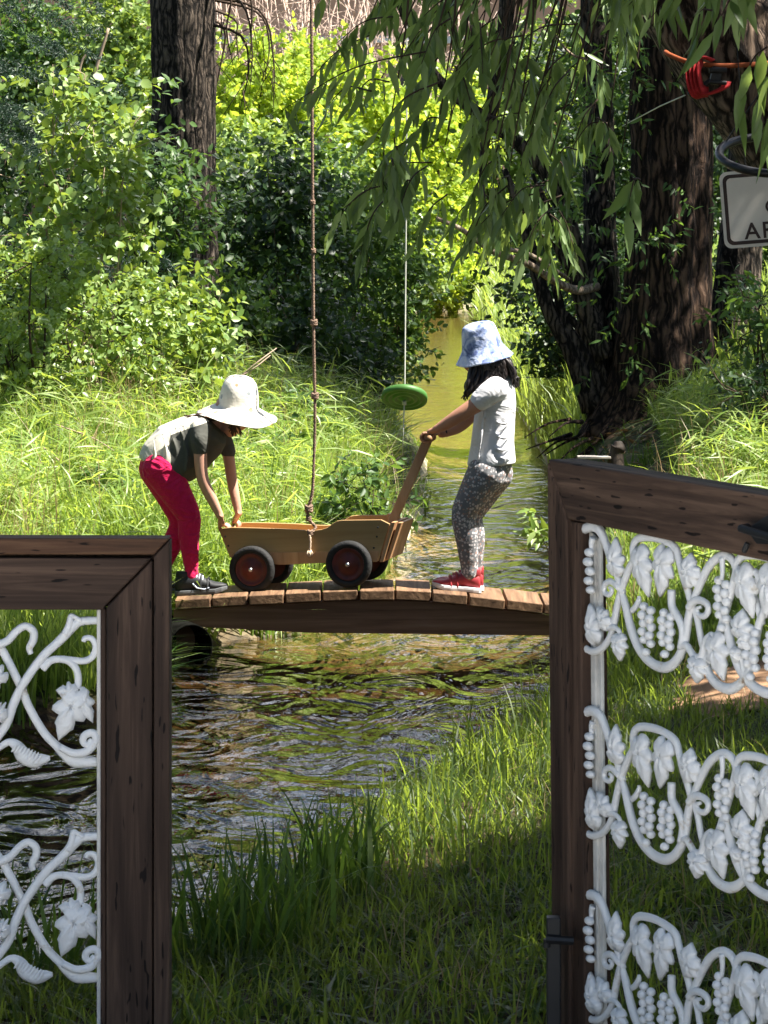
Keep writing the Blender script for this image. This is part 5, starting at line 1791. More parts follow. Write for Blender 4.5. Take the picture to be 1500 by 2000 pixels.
    bush('shrub', 'sunlit shrub with round pale leaves climbing the left edge beside the thick trunk', 'shrub', at(165, 440, 18.2), (.36, .35, .80), LM['sunny'], TWP, K=30, T=12, n=8, ln=.062, wd=.052, shape=ROUND, clump=.45, twl=.2, group=G, seed=1, detail=True, base=(-1.85, 18.2, gz(-1.85, 18.2)), curl=.1) if False else bush('shrub', 'sunlit shrub with round pale leaves climbing the left edge beside the thick trunk', 'shrub', at(165, 440, 18.2), (.36, .35, .80), LM['sunny'], TWP, K=30, T=12, n=8, ln=.062, wd=.052, shape=ROUND, clump=.45, twl=.2, group=G, seed=1, detail=True)
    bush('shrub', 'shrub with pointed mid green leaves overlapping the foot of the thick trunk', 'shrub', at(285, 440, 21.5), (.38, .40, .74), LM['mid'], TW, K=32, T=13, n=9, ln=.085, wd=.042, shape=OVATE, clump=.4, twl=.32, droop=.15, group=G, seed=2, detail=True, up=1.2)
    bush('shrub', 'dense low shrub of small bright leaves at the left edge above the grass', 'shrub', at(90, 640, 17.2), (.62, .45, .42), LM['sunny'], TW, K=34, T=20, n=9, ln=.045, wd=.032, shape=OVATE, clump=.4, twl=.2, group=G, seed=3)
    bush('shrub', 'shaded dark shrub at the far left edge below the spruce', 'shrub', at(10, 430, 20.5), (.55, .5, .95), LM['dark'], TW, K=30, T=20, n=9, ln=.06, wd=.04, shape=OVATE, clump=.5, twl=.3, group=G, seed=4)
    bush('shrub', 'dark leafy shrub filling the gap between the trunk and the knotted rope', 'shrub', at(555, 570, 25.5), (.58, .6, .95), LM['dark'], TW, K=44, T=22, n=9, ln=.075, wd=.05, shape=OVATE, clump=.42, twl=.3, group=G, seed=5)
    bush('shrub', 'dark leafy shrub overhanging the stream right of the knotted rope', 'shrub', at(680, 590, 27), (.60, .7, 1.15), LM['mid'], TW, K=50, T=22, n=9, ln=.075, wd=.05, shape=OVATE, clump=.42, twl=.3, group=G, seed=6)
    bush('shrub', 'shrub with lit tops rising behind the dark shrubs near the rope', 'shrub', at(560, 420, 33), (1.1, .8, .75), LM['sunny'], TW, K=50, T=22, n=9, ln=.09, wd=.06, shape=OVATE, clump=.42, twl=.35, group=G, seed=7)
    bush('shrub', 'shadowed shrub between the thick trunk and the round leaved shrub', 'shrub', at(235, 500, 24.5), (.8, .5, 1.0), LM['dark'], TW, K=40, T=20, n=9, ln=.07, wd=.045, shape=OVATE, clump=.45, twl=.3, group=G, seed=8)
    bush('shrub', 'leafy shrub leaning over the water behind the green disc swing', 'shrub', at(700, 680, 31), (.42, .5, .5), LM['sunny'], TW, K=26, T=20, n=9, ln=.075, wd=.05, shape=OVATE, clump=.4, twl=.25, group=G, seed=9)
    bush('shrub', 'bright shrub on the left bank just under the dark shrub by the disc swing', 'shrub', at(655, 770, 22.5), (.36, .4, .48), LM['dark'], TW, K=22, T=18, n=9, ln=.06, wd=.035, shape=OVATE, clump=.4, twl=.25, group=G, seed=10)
    # dry leaning stalks over the grass
    for lab, path, rad in [
        ('pale broken stalk leaning right below the thick trunk', [P(282, 640, 19), P(320, 612, 19), P(365, 606, 19.1)], [.008, .006, .003]),
        ('shorter pale stalk crossing just under the broken stalk below the thick trunk', [P(288, 646, 18.9), P(330, 622, 19)], [.007, .003]),
        ('upper of two dry stalks rising right behind the white hat', [P(470, 735, 17.5), P(505, 706, 17.5), P(540, 680, 17.6)], [.006, .005, .003]),
        ('lower of two dry stalks rising right behind the white hat', [P(455, 742, 17.5), P(490, 724, 17.5), P(528, 694, 17.6)], [.006, .005, .003]),
        ('thin branching dry weed between the thick trunk and the rope', [P(380, 640, 19), P(420, 600, 19), P(436, 560, 19)], [.004, .003, .002]),
        ('pale bent stalk lying over the grass left of the bending child', [P(110, 830, 15.5), P(180, 855, 15.4), P(222, 880, 15.3)], [.005, .004, .003]),
        ('pale stalk sloping down over the grass above the left gate', [P(85, 875, 15.3), P(135, 910, 15.2), P(215, 920, 15.2)], [.005, .004, .003]),
        ('whitish dead stick standing up left of the thick trunk near the top', [P(180, 160, 20), P(195, 110, 20), P(212, 55, 20)], [.014, .012, .010]),
        ('short pale dead stick beside the whitish stick near the top left', [P(152, 150, 20), P(160, 120, 20), P(172, 100, 20)], [.01, .009, .007])]:
        mb = MB(); p = smooth_path(path, 5); mb.tube(p, interp(rad, len(p)), 6)
        tag(mb.build('dry_stalk', TWP, None, tuple(path[0]), smooth=True), lab, 'stalk', 'dry stalks on the left bank')

def far_side():
    G = 'bright trees beyond the head of the stream'
    def at(px, py, Y): return tuple(P(px, py, Y))
    data = [(500, 330, 70, (1.5, 1.2, 2.6), 'yellow', 'bright yellow green tree just right of the thick trunk, seen behind the shrubs'),
            (655, 300, 72, (1.7, 1.4, 2.3), 'yellow', 'bright yellow green tree directly behind the upper knotted rope'),
            (820, 360, 74, (1.6, 1.4, 2.4), 'yellow', 'bright yellow green tree at the head of the stream behind the thin cord'),
            (960, 330, 78, (1.6, 1.3, 2.8), 'sunny', 'sunlit green tree behind the hanging willow leaves above the stream'),
            (1100, 280, 80, (1.8, 1.4, 3.2), 'sunny', 'sunlit green tree glimpsed between the dark trunks on the right'),
            (1290, 260, 80, (2.2, 1.4, 3.2), 'mid', 'green tree far behind the big trunk'),
            (1480, 240, 80, (2.0, 1.4, 3.4), 'mid', 'green tree far behind the sign'),
            (250, 250, 76, (2.0, 1.4, 3.0), 'sunny', 'sunlit tree far behind the thick left trunk'),
            (60, 240, 78, (2.0, 1.4, 3.2), 'mid', 'green tree far behind the spruce')]
    for i, (px, py, Y, rad, mt, lab) in enumerate(data):
        c = P(px, py, Y)
        g = gz(c.x, Y)
        bush('broadleaf_tree', lab, 'tree', tuple(c), rad, LM[mt], TW, K=60, T=26, n=9, ln=.19, wd=.13, shape=OVATE, clump=.34, twl=.6, group=G, seed=30 + i, stems=8, stem_r=.06, part='crown')
    # low leafy growth where the stream ends
    bush('shrub', 'low bright shrub at the far end of the stream', 'shrub', at(850, 545, 70), (.9, .6, .7), LM['yellow'], TW, K=30, T=20, n=9, ln=.14, wd=.09, shape=OVATE, clump=.4, twl=.4, group='far shrubs', seed=50)
    bush('shrub', 'low bright shrub left of the far end of the stream', 'shrub', at(770, 560, 62), (.8, .6, .75), LM['sunny'], TW, K=30, T=20, n=9, ln=.13, wd=.08, shape=OVATE, clump=.4, twl=.4, group='far shrubs', seed=51)
    # dry twiggy thicket against the pale wall
    rng = np.random.default_rng(60)
    Y = 84
    b = P(670, 480, Y); g = gz(b.x, Y)
    root = empty('dry_thicket', (b.x, Y, g), 'dry leafless pinkish brown thicket high behind the bright trees', 'thicket')
    mb = MB()
    for i in range(150):
        x0 = rng.uniform(480, 860); h = rng.uniform(-160, 180)
        a = P(x0, 470, Y + rng.uniform(-1, 1)); e = P(x0 + rng.uniform(-150, 150), h, Y + rng.uniform(-1, 1))
        m_ = a.lerp(e, .6) + Vector((rng.uniform(-.8, .8), 0, 0))
        mb.tube([a, m_, e], [.035, .022, .008], 4)
        for j in range(7):
            q = m_.lerp(e, rng.uniform(0, .9))
            mb.tube([q, q + Vector((rng.uniform(-.8, .8), rng.uniform(-.3, .3), rng.uniform(-.2, .8)))], [.014, .005], 4)
    mb.build('twigs', plain('pale_dead_twig', (.50, .38, .31), .9, .1, noise=.2), root, (b.x, Y, g), smooth=True)
    # salmon wall of a building at the very back
    Y = 95
    x0, x1 = -17, 6.5
    zt = 9.6
    gb = gz(-5, Y)
    root = empty('building', (-5, Y, gb), 'salmon pink building glimpsed behind the trees along the top of the picture', 'building')
    mb = MB(); mb.box(((x0 + x1) / 2, Y + 4, (zt + gb) / 2 - .2), (x1 - x0, 8, zt - gb + .4))
    mb.build('wall', plain('salmon_stucco', (.62, .36, .26), .9, .1, noise=.12, nscale=1.2, bump=.2, bscale=12), root, (-5, Y, gb))
    mb = MB(); mb.box(((x0 + x1) / 2, Y - .06, P(0, 78, Y).z), (x1 - x0, .12, .22))
    mb.build('string_course', plain('pale_trim', (.68, .66, .64), .8, .2), root, (-5, Y, gb))
    for i in range(6):
        xx = x0 + 2.2 + i * 3.9
        mb = MB(); mb.box((xx, Y - .012, P(0, 130, Y).z - .5), (1.2, .03, 1.5))
        w = mb.build('window', plain('dark_glass_%d' % i, (.03, .035, .04), .15, .5), root, (-5, Y, gb))
        mb = MB()
        for sx in (-1, 1): mb.box((xx + sx * .64, Y - .03, P(0, 130, Y).z - .5), (.08, .06, 1.66))
        for sz in (-1, 1): mb.box((xx, Y - .03, P(0, 130, Y).z - .5 + sz * .79), (1.2, .06, .08))
        mb.build('frame', M['pale_wood'], w, (-5, Y, gb))
    mb = MB()
    mb.prism([(x0 - .6, zt), (x1 + .6, zt), (x1 + .2, zt + .9), (x0 - .2, zt + .9)], Y - .6, Y + 8.6)
    mb.build('roof', plain('roof_brown', (.2, .1, .08), .8, .2), root, (-5, Y, gb))

def right_tree():
    Y = 20.0
    b = P(1290, 790, Y); g = gz(b.x, Y)
    off = (b.x, Y, g)
    root = empty('old_tree', off, 'old dark tree of several trunks on the right bank, shaggy bark and low side stems', 'tree')
    def q(px, py, dy=0): return P(px, py, Y + dy)
    mb = MB(); trunk_mesh(mb, [q(1285, 860), q(1292, 760), q(1302, 600), q(1312, 400), q(1308, 200), q(1300, 0), q(1290, -300), q(1280, -900)], [.50, .36, .285, .265, .255, .24, .2, .1], 56, .15, seed=8, k=9)
    mb.build('trunk', BK2, root, off, smooth=True)
    mb = MB(); trunk_mesh(mb, [q(1205, 830, .3), q(1182, 740, .3), q(1172, 450, .4), q(1166, 150, .5), q(1160, -150, .5), q(1150, -700, .5)], [.2, .14, .105, .10, .095, .05], 32, .13, seed=9, k=9)
    mb.build('trunk', BK, root, off, smooth=True)
    mb = MB(); trunk_mesh(mb, [q(1420, 820, .4), q(1432, 640, .5), q(1452, 420, .6), q(1470, 150, .7), q(1490, -400, .7)], [.2, .16, .14, .12, .06], 32, .13, seed=10, k=9)
    mb.build('trunk', BK, root, off, smooth=True)
    stems = [([q(1160, 800), q(1118, 690), q(1070, 600), q(1040, 500), q(1022, 430), q(985, 330)], [.085, .062, .050, .044, .038, .02]),
             ([q(1175, 790), q(1150, 700), q(1108, 640), q(1085, 560), q(1062, 470)], [.06, .045, .035, .028, .015]),
             ([q(1180, 700), q(1140, 590), q(1125, 500), q(1105, 420), q(1060, 330), q(1000, 270), q(900, 195), q(830, 120), q(760, -40)], [.08, .066, .062, .056, .05, .046, .04, .034, .02]),
             ([q(1190, 780), q(1160, 690), q(1130, 640), q(1095, 600)], [.05, .035, .028, .012]),
             ([q(1160, 620), q(1090, 480), q(1075, 420), q(1040, 340)], [.045, .034, .026, .012]),
             ([q(1000, -100, .2), q(985, 60, .2), q(965, 180, .2), q(945, 300, .2), q(940, 420, .2)], [.06, .052, .044, .030, .012]),
             ([q(1300, -200), q(1100, -420), q(800, -560, -2), q(650, -590, -5), q(590, -600, -6.4)], [.22, .16, .12, .09, .06]),
             ([q(800, -560, -2), q(790, -590, -4), q(770, -600, -6.6)], [.06, .05, .03])]
    tube_part('side_stem', BK, root, off, stems, 14, 7)
    tube_part('pale_limb', bark('bark_pale', (.16, .12, .085), (.42, .33, .25), 1.2, .5), root, off, [([q(852, 426, -1.2), q(905, 450, -1.2), q(960, 490, -1), q(1030, 515, -.7), q(1085, 550, -.5), q(1128, 567, -.3), q(1165, 560, 0)], [.013, .016, .019, .023, .026, .028, .03]), ([q(985, 485, -1), q(1040, 500, -.8), q(1110, 545, -.4)], [.014, .014, .014])], 10)
    rng = np.random.default_rng(70)
    parts = []
    for c, rad, T in [((2.7, 22.0, 7.0), (1.5, 2.2, 1.2), 640), ((3.4, 20.4, 5.9), (1.5, 1.8, 1.1), 700), ((3.2, 22.5, 5.6), (1.2, 1.4, .9), 340), ((2.3, 19.2, 5.4), (.7, .8, .5), 150), ((5.0, 22, 7), (1.5, 2, 1.4), 300), ((3.9, 17.0, 5.2), (.9, .9, .7), 230), ((2.4, 25.5, 6.6), (1.4, 1.3, 1.1), 380), ((4.8, 17.6, 5.6), (.9, 2.0, .8), 560)]:
        st = clump_points(rng, c, rad, T, .1)
        en = st + norm(rdir(rng, T) + np.array([0, 0, -.2])) * (.7 * rng.uniform(.5, 1.2, T))[:, None]
        parts.append(twig_leaves(rng, st, en, 16, .13, .045, .4, .8, shape=LANCE))
    # small sprays on the trunk
    for px, py, k in [(1200, 130, 14), (1180, 60, 10), (1240, 100, 8), (1150, 170, 10), (1130, 250, 12), (1270, 470, 12), (1245, 440, 5), (1370, 340, 4), (1150, 350, 9), (1130, 420, 8), (1215, 650, 4), (1180, 560, 5), (1400, 420, 5), (1440, 540, 5), (1100, 160, 8), (1225, 690, 4)]:
        c = A(q(px, py, -.42))
        st = c + rng.normal(size=(k, 3)) * np.array([.12, .06, .12])
        en = st + norm(rdir(rng, k) + np.array([0, -.3, -.2])) * .2
        parts.append(twig_leaves(rng, st, en, 9, .075, .024, .4, .8, True, LANCE))
    v, f = merge(parts)
    link_mesh('crown', fast_mesh('crown', v - np.array(off), f), LM['mid'], root)
    # roots and dead wood on the undercut bank
    paths = []
    for i in range(16):
        x0 = rng.uniform(1090, 1260); y0 = rng.uniform(790, 880)
        yy = rng.uniform(-1.0, .2)
        a = q(x0, y0, yy); e = q(x0 - rng.uniform(30, 90), y0 + rng.uniform(20, 50), yy - rng.uniform(0, .6))
        paths.append(([a, a.lerp(e, .5) + Vector((0, 0, rng.uniform(-.03, .05))), e], [rng.uniform(.008, .018), .008, .003]))
    tube_part('root', BK2, root, off, paths, 7, 4)
    G = 'shrubs on the right bank'
    def at(px, py, Y): return tuple(P(px, py, Y))
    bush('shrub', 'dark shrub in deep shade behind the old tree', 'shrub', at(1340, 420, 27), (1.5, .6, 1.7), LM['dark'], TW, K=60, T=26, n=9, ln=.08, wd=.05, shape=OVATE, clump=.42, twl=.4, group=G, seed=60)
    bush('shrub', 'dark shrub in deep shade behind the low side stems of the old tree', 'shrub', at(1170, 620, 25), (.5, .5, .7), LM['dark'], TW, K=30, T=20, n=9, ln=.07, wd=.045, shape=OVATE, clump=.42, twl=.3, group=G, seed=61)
    bush('shrub', 'small sunlit shrub at the right edge below the sign', 'shrub', at(1500, 640, 16.8), (.16, .3, .2), LM['mid'], TW, K=9, T=10, n=8, ln=.07, wd=.026, shape=LANCE, clump=.5, twl=.22, group=G, seed=62, detail=True)
    bush('shrub', 'weedy low shrub on the slope right of the old tree', 'shrub', at(1480, 770, 16.5), (.22, .4, .18), LM['dark'], TW, K=12, T=12, n=8, ln=.055, wd=.02, shape=LANCE, clump=.5, twl=.22, group=G, seed=63)

def willow():
    base = Vector((2.75, 12.7, 0)); base.z = gz(2.75, 12.7)
    off = tuple(base)
    root = empty('willow_tree', off, 'leaning willow at the right edge, rough sunlit bark, long narrow leaves hanging across the top', 'tree')
    Y = 12.6
    mb = MB()
    trunk_mesh(mb, [base - Vector((0, 0, .15)), base + Vector((-.25, 0, .6)), P(1690, 480, Y), P(1545, 250, Y), P(1400, 60, Y), P(1300, -70, Y), P(1190, -230, Y - .2), P(1060, -400, Y - .5), P(900, -560, Y - .8)], [.38, .34, .28, .26, .245, .22, .17, .12, .06], 48, .17, seed=14, k=9)
    mb.build('trunk', BKW, root, off, smooth=True)
    rng = np.random.default_rng(80)
    br = [([P(1300, -70, Y), (1.3, 11.2, 3.9), (1.6, 9.0, 4.6), (2.0, 7.0, 5.2), (2.2, 5.6, 5.6)], [.13, .11, .09, .07, .03]),
          ([P(1190, -230, Y - .2), (.6, 11, 3.8), (.3, 10.2, 4.0), (-.2, 9.6, 4.2)], [.10, .07, .05, .02]),
          ([(1.3, 11.2, 3.9), (.9, 9.6, 3.7), (.4, 8.6, 3.6), (-.1, 8.2, 3.5)], [.06, .045, .03, .012])]
    tube_part('limb', BKW, root, off, br, 12, 6)
    # high crown: leafy slab over the near bank, with the gaps the sun comes through
    n = 24000; n1 = 13000
    x = np.concatenate([rng.uniform(-4.6, 5.6, n1), rng.uniform(1.0, 5.2, n - n1)]); y = np.concatenate([rng.uniform(4.0, 11.9, n1), rng.uniform(4.6, 10.4, n - n1)]); z = 4.5 + .5 * wob(x, y, 1.3, 12) + rng.uniform(0, 1.1, n)
    t = (z - .15) / SUNV.z
    gx = x - SUNV.x * t; gy = y - SUNV.y * t
    keep = np.ones(n, bool)
    for cx, cy, rx, ry in SUN_GAPS:
        keep &= ((gx - cx) / rx) ** 2 + ((gy - cy) / ry) ** 2 > 1
    keep &= (gy < 12.4 + .2 * wob(gx, gy, 4, 7)) | (x > 4.4)
    keep &= ~((x < 1.2) & (y > 9.6))
    t2 = (z - 2.4) / SUNV.z
    hx = x - SUNV.x * t2; hy = y - SUNV.y * t2
    keep &= ~((hx > .15) & (hx < 1.05) & (hy > 10.3) & (rng.uniform(size=n) < .9))
    st = np.stack([x, y, z], 1)[keep]
    en = st + norm(rdir(rng, len(st)) * .6 + np.array([0, 0, -.4])) * (.45 * rng.uniform(.5, 1.2, len(st)))[:, None]
    v, f = twig_leaves(rng, st, en, 12, .15, .046, .5, .7, shape=LANCE)
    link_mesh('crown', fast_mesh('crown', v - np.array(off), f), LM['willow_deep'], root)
    lm_ = []
    for i in range(16):
        e = st[rng.integers(0, len(st))]
        a0 = A((1.3, 11.2, 3.9)) if e[0] > -1 else A((.3, 10.2, 4.0))
        lm_.append(([tuple(a0), tuple(a0 * .5 + e * .5 + np.array([0, 0, .2])), tuple(e)], [.05, .03, .01]))
    tube_part('branch', BKW, root, off, lm_, 7, 5)
    tw = MB(); parts = []
    # hanging sprays in view
    def spray(p0, p1, n, ln, Y, sag=40):
        a = P(*p0, Y); e = P(*p1, Y + rng.uniform(-.3, .3))
        mid = a.lerp(e, .55) + Vector((0, rng.uniform(-.1, .1), .04))
        path = smooth_path([a, mid, e], 6)
        tw.tube(path, interp([.0032, .0026, .0012], len(path)), 5)
        idx = np.linspace(2, len(path) - 1, n)
        pts = A([path[int(i)].lerp(path[min(int(i) + 1, len(path) - 1)], i - int(i)) for i in idx])
        dirv = A((e - a).normalized())
        side = np.cross(dirv, [0, 1, 0]); 
        d = np.array([0, 0, -1.0]) + dirv * rng.uniform(.1, .7, (n, 1)) + rng.normal(size=(n, 3)) * np.array([.35, .35, .22])
        nn = rng.normal(size=(n, 3)) * .5 + np.array([.35, -.7, .35])
        L = ln * rng.uniform(.6, 1.15, n)
        W_ = L * rng.uniform(.17, .26, n)
        parts.append(leaves(pts, d, nn, L, W_, .3, .62, 1.0, .78, curl=rng.uniform(-.1, .22), fold=.3, detail=True))
    # separate sprig left of the rope
    spray((860, 95), (556, 212), 14, .125, 9.6)
    spray((725, 178), (640, 205), 7, .12, 9.6)
    spray((760, 160), (690, 195), 6, .125, 9.6)
    for (x0, x1, y0, y1, k, Ymin, Ymax, ln) in [(880, 1210, -90, 180, 32, 9.8, 12.3, .115), (900, 1190, 140, 420, 24, 10.3, 12.4, .115), (730, 910, -100, 160, 20, 9.4, 11.5, .12), (740, 880, 220, 400, 14, 9.4, 11.5, .115), (1180, 1330, -100, 60, 12, 9.5, 11.5, .115), (1390, 1500, -90, 0, 4, 8.6, 9.2, .125), (960, 1110, 360, 460, 10, 10, 12, .12)]:
        for i in range(k):
            xs = rng.uniform(x0, x1); ys = rng.uniform(y0, y1)
            dx = rng.uniform(-150, 50); dy = rng.uniform(40, 120)
            spray((xs, ys), (xs + dx, ys + dy), int(rng.integers(9, 15)), ln, rng.uniform(Ymin, Ymax))
    for p0, p1 in [((1500, 90), (1440, 190)), ((1520, 130), (1478, 215)), ((1460, -20), (1395, 60)), ((1250, 350), (1225, 410)), ((1530, 200), (1490, 300)), ((1390, 20), (1360, 70))]:
        spray(p0, p1, 5, .15, 8.4)
    # thin parent shoots reaching up out of the frame
    for i in range(40):
        xs = rng.uniform(760, 1250); yy = rng.uniform(9.3, 12)
        a = P(xs + rng.uniform(0, 120), -200, yy); e = P(xs, rng.uniform(0, 330), yy)
        path = smooth_path([a, a.lerp(e, .5) + Vector((.05, 0, .05)), e], 4)
        tw.tube(path, interp([.005, .004, .002], len(path)), 5)
    v, f = merge(parts)
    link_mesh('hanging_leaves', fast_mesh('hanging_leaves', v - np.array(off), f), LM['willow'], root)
    tw.build('twig', TW, root, off, smooth=True)
    tube_part('bare_twig', TWP, root, off, [([P(1085, 68, 11), P(1100, 90, 11), P(1120, 108, 11), P(1148, 116, 11)], [.003, .005, .005, .006])], 6)

SUNV = Vector((.50, -.07, .86)).normalized()
# sunny spots on the near bank: centre x, y and half sizes
SUN_GAPS = [(.09, 9.35, .56, .80), (.40, 10.2, .60, .75), (-.22, 8.55, .30, .40), (.27, 7.6, .27, .32), (1.45, 11.25, .65, .34), (.95, 8.6, .26, .34), (1.2, 9.9, .27, .38), (-.75, 8.2, .22, .32), (.52, 6.0, .2, .2), (1.0, 7.2, .2, .25)]

def side_blockers():  # unseen bushes added outside the frame to block side light
    G = 'unseen thickets added to block side light'
    for i, (c, rad, lab) in enumerate([((3.6, 8.6, 1.7), (1.0, 1.9, 1.9), 'unseen thicket added beyond the right gate to block side light'),
                                       ((3.2, 4.6, 1.6), (.9, 1.6, 1.8), 'unseen thicket added behind the right gate hinge to block side light'),
                                       ((-3.4, 7.6, 1.6), (1.0, 2.0, 1.8), 'unseen thicket added beyond the left gate hinge to block side light'),
                                       ((-4.4, 13.2, 1.9), (1.2, 1.9, 1.7), 'unseen thicket added on the left bank to block side light')]):
        bush('thicket', lab, 'thicket', c, rad, LM['dark'], TW, K=60, T=22, n=9, ln=.13, wd=.085, shape=OVATE, clump=.4, twl=.4, group=G, seed=90 + i)

def all_grass():
    rng = np.random.default_rng(90)
    edge = lambda y, d: (y < 16.5) | (d > .22)
    L_ = lambda x, y, d, l: (d > .02) & l
    R_ = lambda x, y, d, l: (d > .02) & ~l
    # left bank
    p = scatter(rng, 15000, -3.0, .6, 13.6, 23, lambda x, y, d, l: (d > .02) & l & (x > -.17 * y) & edge(y, d), .6)
    grass('broad_grass', 'broad bending blades among the tall grass of the left bank', p, LM['grass_lush'], h=.34, w=.02, lean=1.1, seed=21, seg=4)
    gap = lambda x, y: wob(x, y, 3.4, 44) > -.30
    p = scatter(rng, 66000, -3.3, .6, 11.2, 21, lambda x, y, d, l: (d > .0) & l & (x > -.19 * y - .1) & ~((x > -1.3) & (y < 13.95) & (d < .12)) & edge(y, d) & gap(x, y), .5)
    g2 = wob(p[:, 0], p[:, 1], 2.2, 45) > .12
    grass('tall_grass', 'tall sunlit grass covering the left bank behind the children', p[~g2], LM['grass_lush'], h=.32, w=.011, lean=.45, seed=1)
    grass('tall_grass', 'greener patches of upright grass on the left bank', p[g2], LM['grass'], h=.40, w=.010, lean=.28, seed=51)
    p = scatter(rng, 24000, -4.5, .8, 21, 34, lambda x, y, d, l: (d > .25) & l & (x > -.17 * y), .5)
    grass('tall_grass', 'sunlit grass farther up the left bank by the stream', p, LM['grass_lush'], h=.36, w=.018, lean=.5, seed=2)
    p = scatter(rng, 9000, -3, .6, 15.5, 34, lambda x, y, d, l: (d > -.02) & l & (d < .4), .5)
    grass('edge_grass', 'shorter grass hanging over the left water edge upstream', p, LM['grass'], h=.17, w=.010, lean=.9, seed=31)
    p = scatter(rng, 1600, -1.35, -.9, 12.4, 13.28, lambda x, y, d, l: (d > -.02) & l, .3)
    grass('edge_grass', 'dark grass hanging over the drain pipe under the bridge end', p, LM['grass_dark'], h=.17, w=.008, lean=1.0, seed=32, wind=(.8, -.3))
    p = scatter(rng, 9000, -2.2, .55, 13.9, 17.5, lambda x, y, d, l: (d > .0) & l & (d < .55), .7)
    grass('reeds', 'upright reedy blades along the left water edge', p, LM['grass'], h=.46, w=.010, lean=.35, seed=3)
    p = scatter(rng, 2600, -2.9, .3, 13.2, 20, L_, .6)
    grass('dry_grass', 'pale seeding grass stalks among the green on the left bank', p, LM['straw'], h=.62, w=.004, lean=.5, seed=4)
    # leafy reed stalks, blades leaving the stem at an angle
    for nm, lab, k, x0, x1, y0, y1, hh, keep, sd in [
        ('reed_grass', 'leafy reed grass on the left bank, blades leaning every way', 5200, -3.2, .5, 13.4, 22, .50, lambda x, y, d, l: (d > .02) & l & (x > -.16 * y) & ((y < 15.5) | (d > .3)), 1),
        ('reed_grass', 'leafy reed grass along the right bank slope behind the gate', 1500, .9, 3.2, 12.6, 19, .40, lambda x, y, d, l: (d > .6) & ~l & (x < .15 * y + .3), 2)]:
        p = scatter(rng, k, x0, x1, y0, y1, keep, .6)
        z = ground_z(p[:, 0], p[:, 1])
        st = np.stack([p[:, 0], p[:, 1], z], 1)
        en = st + np.stack([rng.normal(size=len(p)) * .12, rng.normal(size=len(p)) * .10, hh * rng.uniform(.5, 1.15, len(p))], 1)
        v, f = twig_leaves(rng, st, en, 7, .20, .011, .25, .75, True, dict(t1=.25, t2=.6, w1=1, w2=.8), jitter=.25, curl=.45, up=1.0)
        tag(link_mesh(nm, fast_mesh(nm, v, f), LM['grass_lush']), lab, 'grass', kind='stuff')
    # near right bank
    kn = lambda x, y, d, l: (d > .0) & ~l & (np.abs(x) < .14 * y + .25)
    p = scatter(rng, 52000, -1.5, 2.2, 6.6, 13.2, lambda x, y, d, l: kn(x, y, d, l) & ~((np.abs(y - (11.25 + .12 * (x - 1))) < .38) & (x > 1.12)), .4)
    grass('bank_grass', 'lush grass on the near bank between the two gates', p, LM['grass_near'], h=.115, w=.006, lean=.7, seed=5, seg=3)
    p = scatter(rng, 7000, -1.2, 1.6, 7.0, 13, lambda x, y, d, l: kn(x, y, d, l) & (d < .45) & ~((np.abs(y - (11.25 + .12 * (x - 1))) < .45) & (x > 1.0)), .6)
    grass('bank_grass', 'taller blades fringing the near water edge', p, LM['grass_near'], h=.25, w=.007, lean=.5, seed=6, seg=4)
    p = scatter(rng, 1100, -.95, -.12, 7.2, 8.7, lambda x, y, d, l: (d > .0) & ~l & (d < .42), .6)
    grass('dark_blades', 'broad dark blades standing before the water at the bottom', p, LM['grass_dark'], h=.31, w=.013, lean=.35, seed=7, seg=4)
    p = scatter(rng, 700, -1.1, 1.9, 6.7, 12.5, kn, .5)
    grass('dead_stalks', 'dead tan stalks scattered through the near grass', p, LM['straw'], h=.16, w=.004, lean=.8, seed=41)
    p = scatter(rng, 3000, -1.2, 1.3, 6.5, 8.6, kn, .3)
    grass('clover', 'small broad leaved weeds in the grass at the bottom', p, LM['grass_dark'], h=.07, w=.022, lean=1.0, seed=8, seg=3)
    # right bank behind the gate
    kr = lambda x, y, d, l: (d > .03) & ~l & (x < .15 * y + .4)
    kr0 = kr
    kr = lambda x, y, d, l: kr0(x, y, d, l) & ~((y > 15.5) & (d < .55))
    p = scatter(rng, 34000, .8, 3.6, 12.2, 20, kr, .5)
    grass('bank_grass', 'grass and weeds on the slope behind the right gate', p, LM['grass'], h=.22, w=.008, lean=.6, seed=9)
    p = scatter(rng, 1400, 1.0, 3.2, 12.5, 17.5, kr, .5)
    grass('weed_stalks', 'slender seeding stalks on the slope behind the right gate', p, LM['straw'], h=.42, w=.004, lean=.3, seed=12)
    p = scatter(rng, 30000, 1.0, 6, 20, 45, lambda x, y, d, l: (d > .0) & ~l, .5)
    grass('tall_grass', 'bright tall grass on the far right bank beyond the blue hat', p, LM['grass_lush'], h=.42, w=.02, lean=.35, seed=10)
    p = scatter(rng, 26000, -7, 8, 45, 90, lambda x, y, d, l: d > .0, .5)
    grass('meadow_grass', 'bright meadow grass beyond the head of the stream', p, LM['grass_lush'], h=.55, w=.04, lean=.35, seed=11)
    # fallen leaves and twigs on the bare bank under the old tree
    p = scatter(rng, 2600, .9, 3.0, 15, 22, lambda x, y, d, l: (d > .02) & ~l & (d < .9), .4)
    k = len(p)
    Pp = np.stack([p[:, 0], p[:, 1], ground_z(p[:, 0], p[:, 1]) + .008], 1)
    v, f = leaves(Pp, rdir(rng, k) * np.array([1, 1, .35]), rng.normal(size=(k, 3)) * .35 + np.array([0, 0, 1.0]), rng.uniform(.04, .11, k), rng.uniform(.012, .035, k))
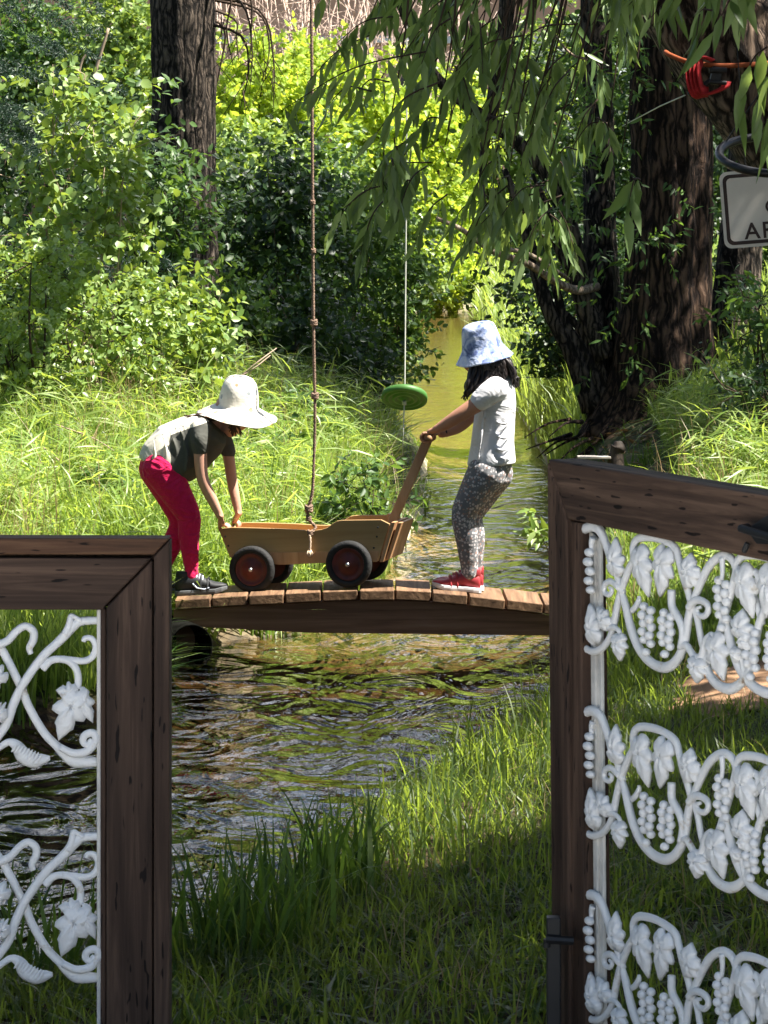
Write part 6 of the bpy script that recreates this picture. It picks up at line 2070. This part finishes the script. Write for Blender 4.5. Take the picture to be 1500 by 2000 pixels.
    tag(link_mesh('leaf_litter', fast_mesh('leaf_litter', v, f), leafmat('dead_leaf', [(.05, .03, .018), (.16, .095, .05), (.34, .23, .13)], (.2, .12, .05), .2)), 'fallen dry leaves on the dark bank under the old tree', 'leaf litter', kind='stuff')
    p = scatter(rng, 2400, .9, 3.0, 15.3, 21, lambda x, y, d, l: (d > .06) & ~l & (d < .6), .8)
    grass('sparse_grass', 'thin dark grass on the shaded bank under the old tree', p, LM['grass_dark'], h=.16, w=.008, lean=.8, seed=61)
    # small leafy plant by the gate post
    bush('sapling', 'small bright leafy plant left of the top of the right gate, by the water', 'plant', tuple(P(1072, 1050, 15.0)), (.07, .06, .09), LM['sunny'], TW, K=4, T=3, n=5, ln=.10, wd=.035, shape=LANCE, clump=.5, twl=.08, seed=70, detail=True, stems=3, stem_r=.004, base=(P(1090, 1050, 15.0).x, 15.0, -.03))

# ------------------------------------------------------------- light, camera
def light_camera():
    S = SUNV
    el = math.asin(S.z)
    w = bpy.data.worlds.new('World'); scene.world = w
    w.use_nodes = True
    nt = w.node_tree
    bg = nt.nodes['Background']
    sky = nt.nodes.new('ShaderNodeTexSky')
    sky.sky_type = 'NISHITA'; sky.sun_disc = False
    sky.sun_elevation = el
    sky.dust_density = 1.0
    sky.sun_rotation = math.atan2(S.x, S.y)
    # broken white cloud over the blue
    tc = nt.nodes.new('ShaderNodeTexCoord')
    mp = nt.nodes.new('ShaderNodeMapping'); mp.inputs['Scale'].default_value = (1, 1, 2.2); mp.inputs['Location'].default_value = CLOUD
    nt.links.new(tc.outputs['Generated'], mp.inputs['Vector'])
    nz = N(nt, 'ShaderNodeTexNoise', i_Scale=2.6, i_Detail=6.0, i_Roughness=.6)
    nt.links.new(mp.outputs[0], nz.inputs['Vector'])
    dv = N(nt, 'ShaderNodeVectorMath', operation='DOT_PRODUCT'); dv.inputs[1].default_value = (.1, .82, .56)
    nt.links.new(tc.outputs['Generated'], dv.inputs[0])
    mr = N(nt, 'ShaderNodeMapRange', interpolation_type='SMOOTHSTEP'); mr.inputs[1].default_value = .70; mr.inputs[2].default_value = .97
    mr.inputs[3].default_value = -.16; mr.inputs[4].default_value = .13
    nt.links.new(dv.outputs['Value'], mr.inputs[0])
    ad = N(nt, 'ShaderNodeMath', operation='ADD'); nt.links.new(nz.outputs['Fac'], ad.inputs[0]); nt.links.new(mr.outputs[0], ad.inputs[1])
    rp = ramp(nt, [(.51, (0, 0, 0)), (.63, (1, 1, 1))]); nt.links.new(ad.outputs[0], rp.inputs[0])
    mx = N(nt, 'ShaderNodeMix', data_type='RGBA'); nt.links.new(rp.outputs[0], mx.inputs[0])
    nt.links.new(sky.outputs[0], mx.inputs[6]); mx.inputs[7].default_value = (13, 13.4, 14.5, 1)
    nt.links.new(mx.outputs[2], bg.inputs[0])
    bg.inputs[1].default_value = SKY
    sd = bpy.data.lights.new('sun', 'SUN')
    sd.energy = SUN; sd.angle = R(.5); sd.color = (1, .95, .86)
    so = bpy.data.objects.new('sun', sd); COL.objects.link(so)
    so.rotation_euler = (-S).to_track_quat('-Z', 'Y').to_euler()
    so.location = (6, -2, 14)
    cd = bpy.data.cameras.new('camera'); co = bpy.data.objects.new('camera', cd); COL.objects.link(co)
    cd.sensor_fit = 'VERTICAL'; cd.sensor_height = 36; cd.sensor_width = 27
    cd.lens = 36 * F / 2000
    cd.shift_y = -(1000 - HZ) / 2000
    cd.dof.use_dof = True; cd.dof.focus_distance = 11.5; cd.dof.aperture_fstop = 30
    cd.clip_start = .1; cd.clip_end = 2000
    co.location = (0, 0, CZ); co.rotation_euler = (R(90), 0, 0)
    scene.camera = co
    scene.view_settings.view_transform = 'Standard'
    scene.view_settings.look = 'None'
    scene.view_settings.exposure = EXPO
    scene.view_settings.gamma = 1
    scene.cycles.max_bounces = 7
    scene.cycles.diffuse_bounces = 4
    scene.cycles.glossy_bounces = 3
    scene.cycles.transmission_bounces = 4
    scene.cycles.transparent_max_bounces = 8
    scene.cycles.caustics_reflective = False
    scene.cycles.caustics_refractive = False

CLOUD = (.3, .15, 0)
SKY, SUN, EXPO = .05, 5.0, 1.95
M['rubber_shiny'] = plain('shiny_rubber', (.016, .016, .018), .38, .35, noise=.2)

build_terrain()
left_gate()
right_gate()
bridge()
wagon()
ropes()
hanging_things()
strap()
stub()
girl_left()
girl_right()
left_side()
far_side()
right_tree()
willow()
side_blockers()
all_grass()
light_camera()
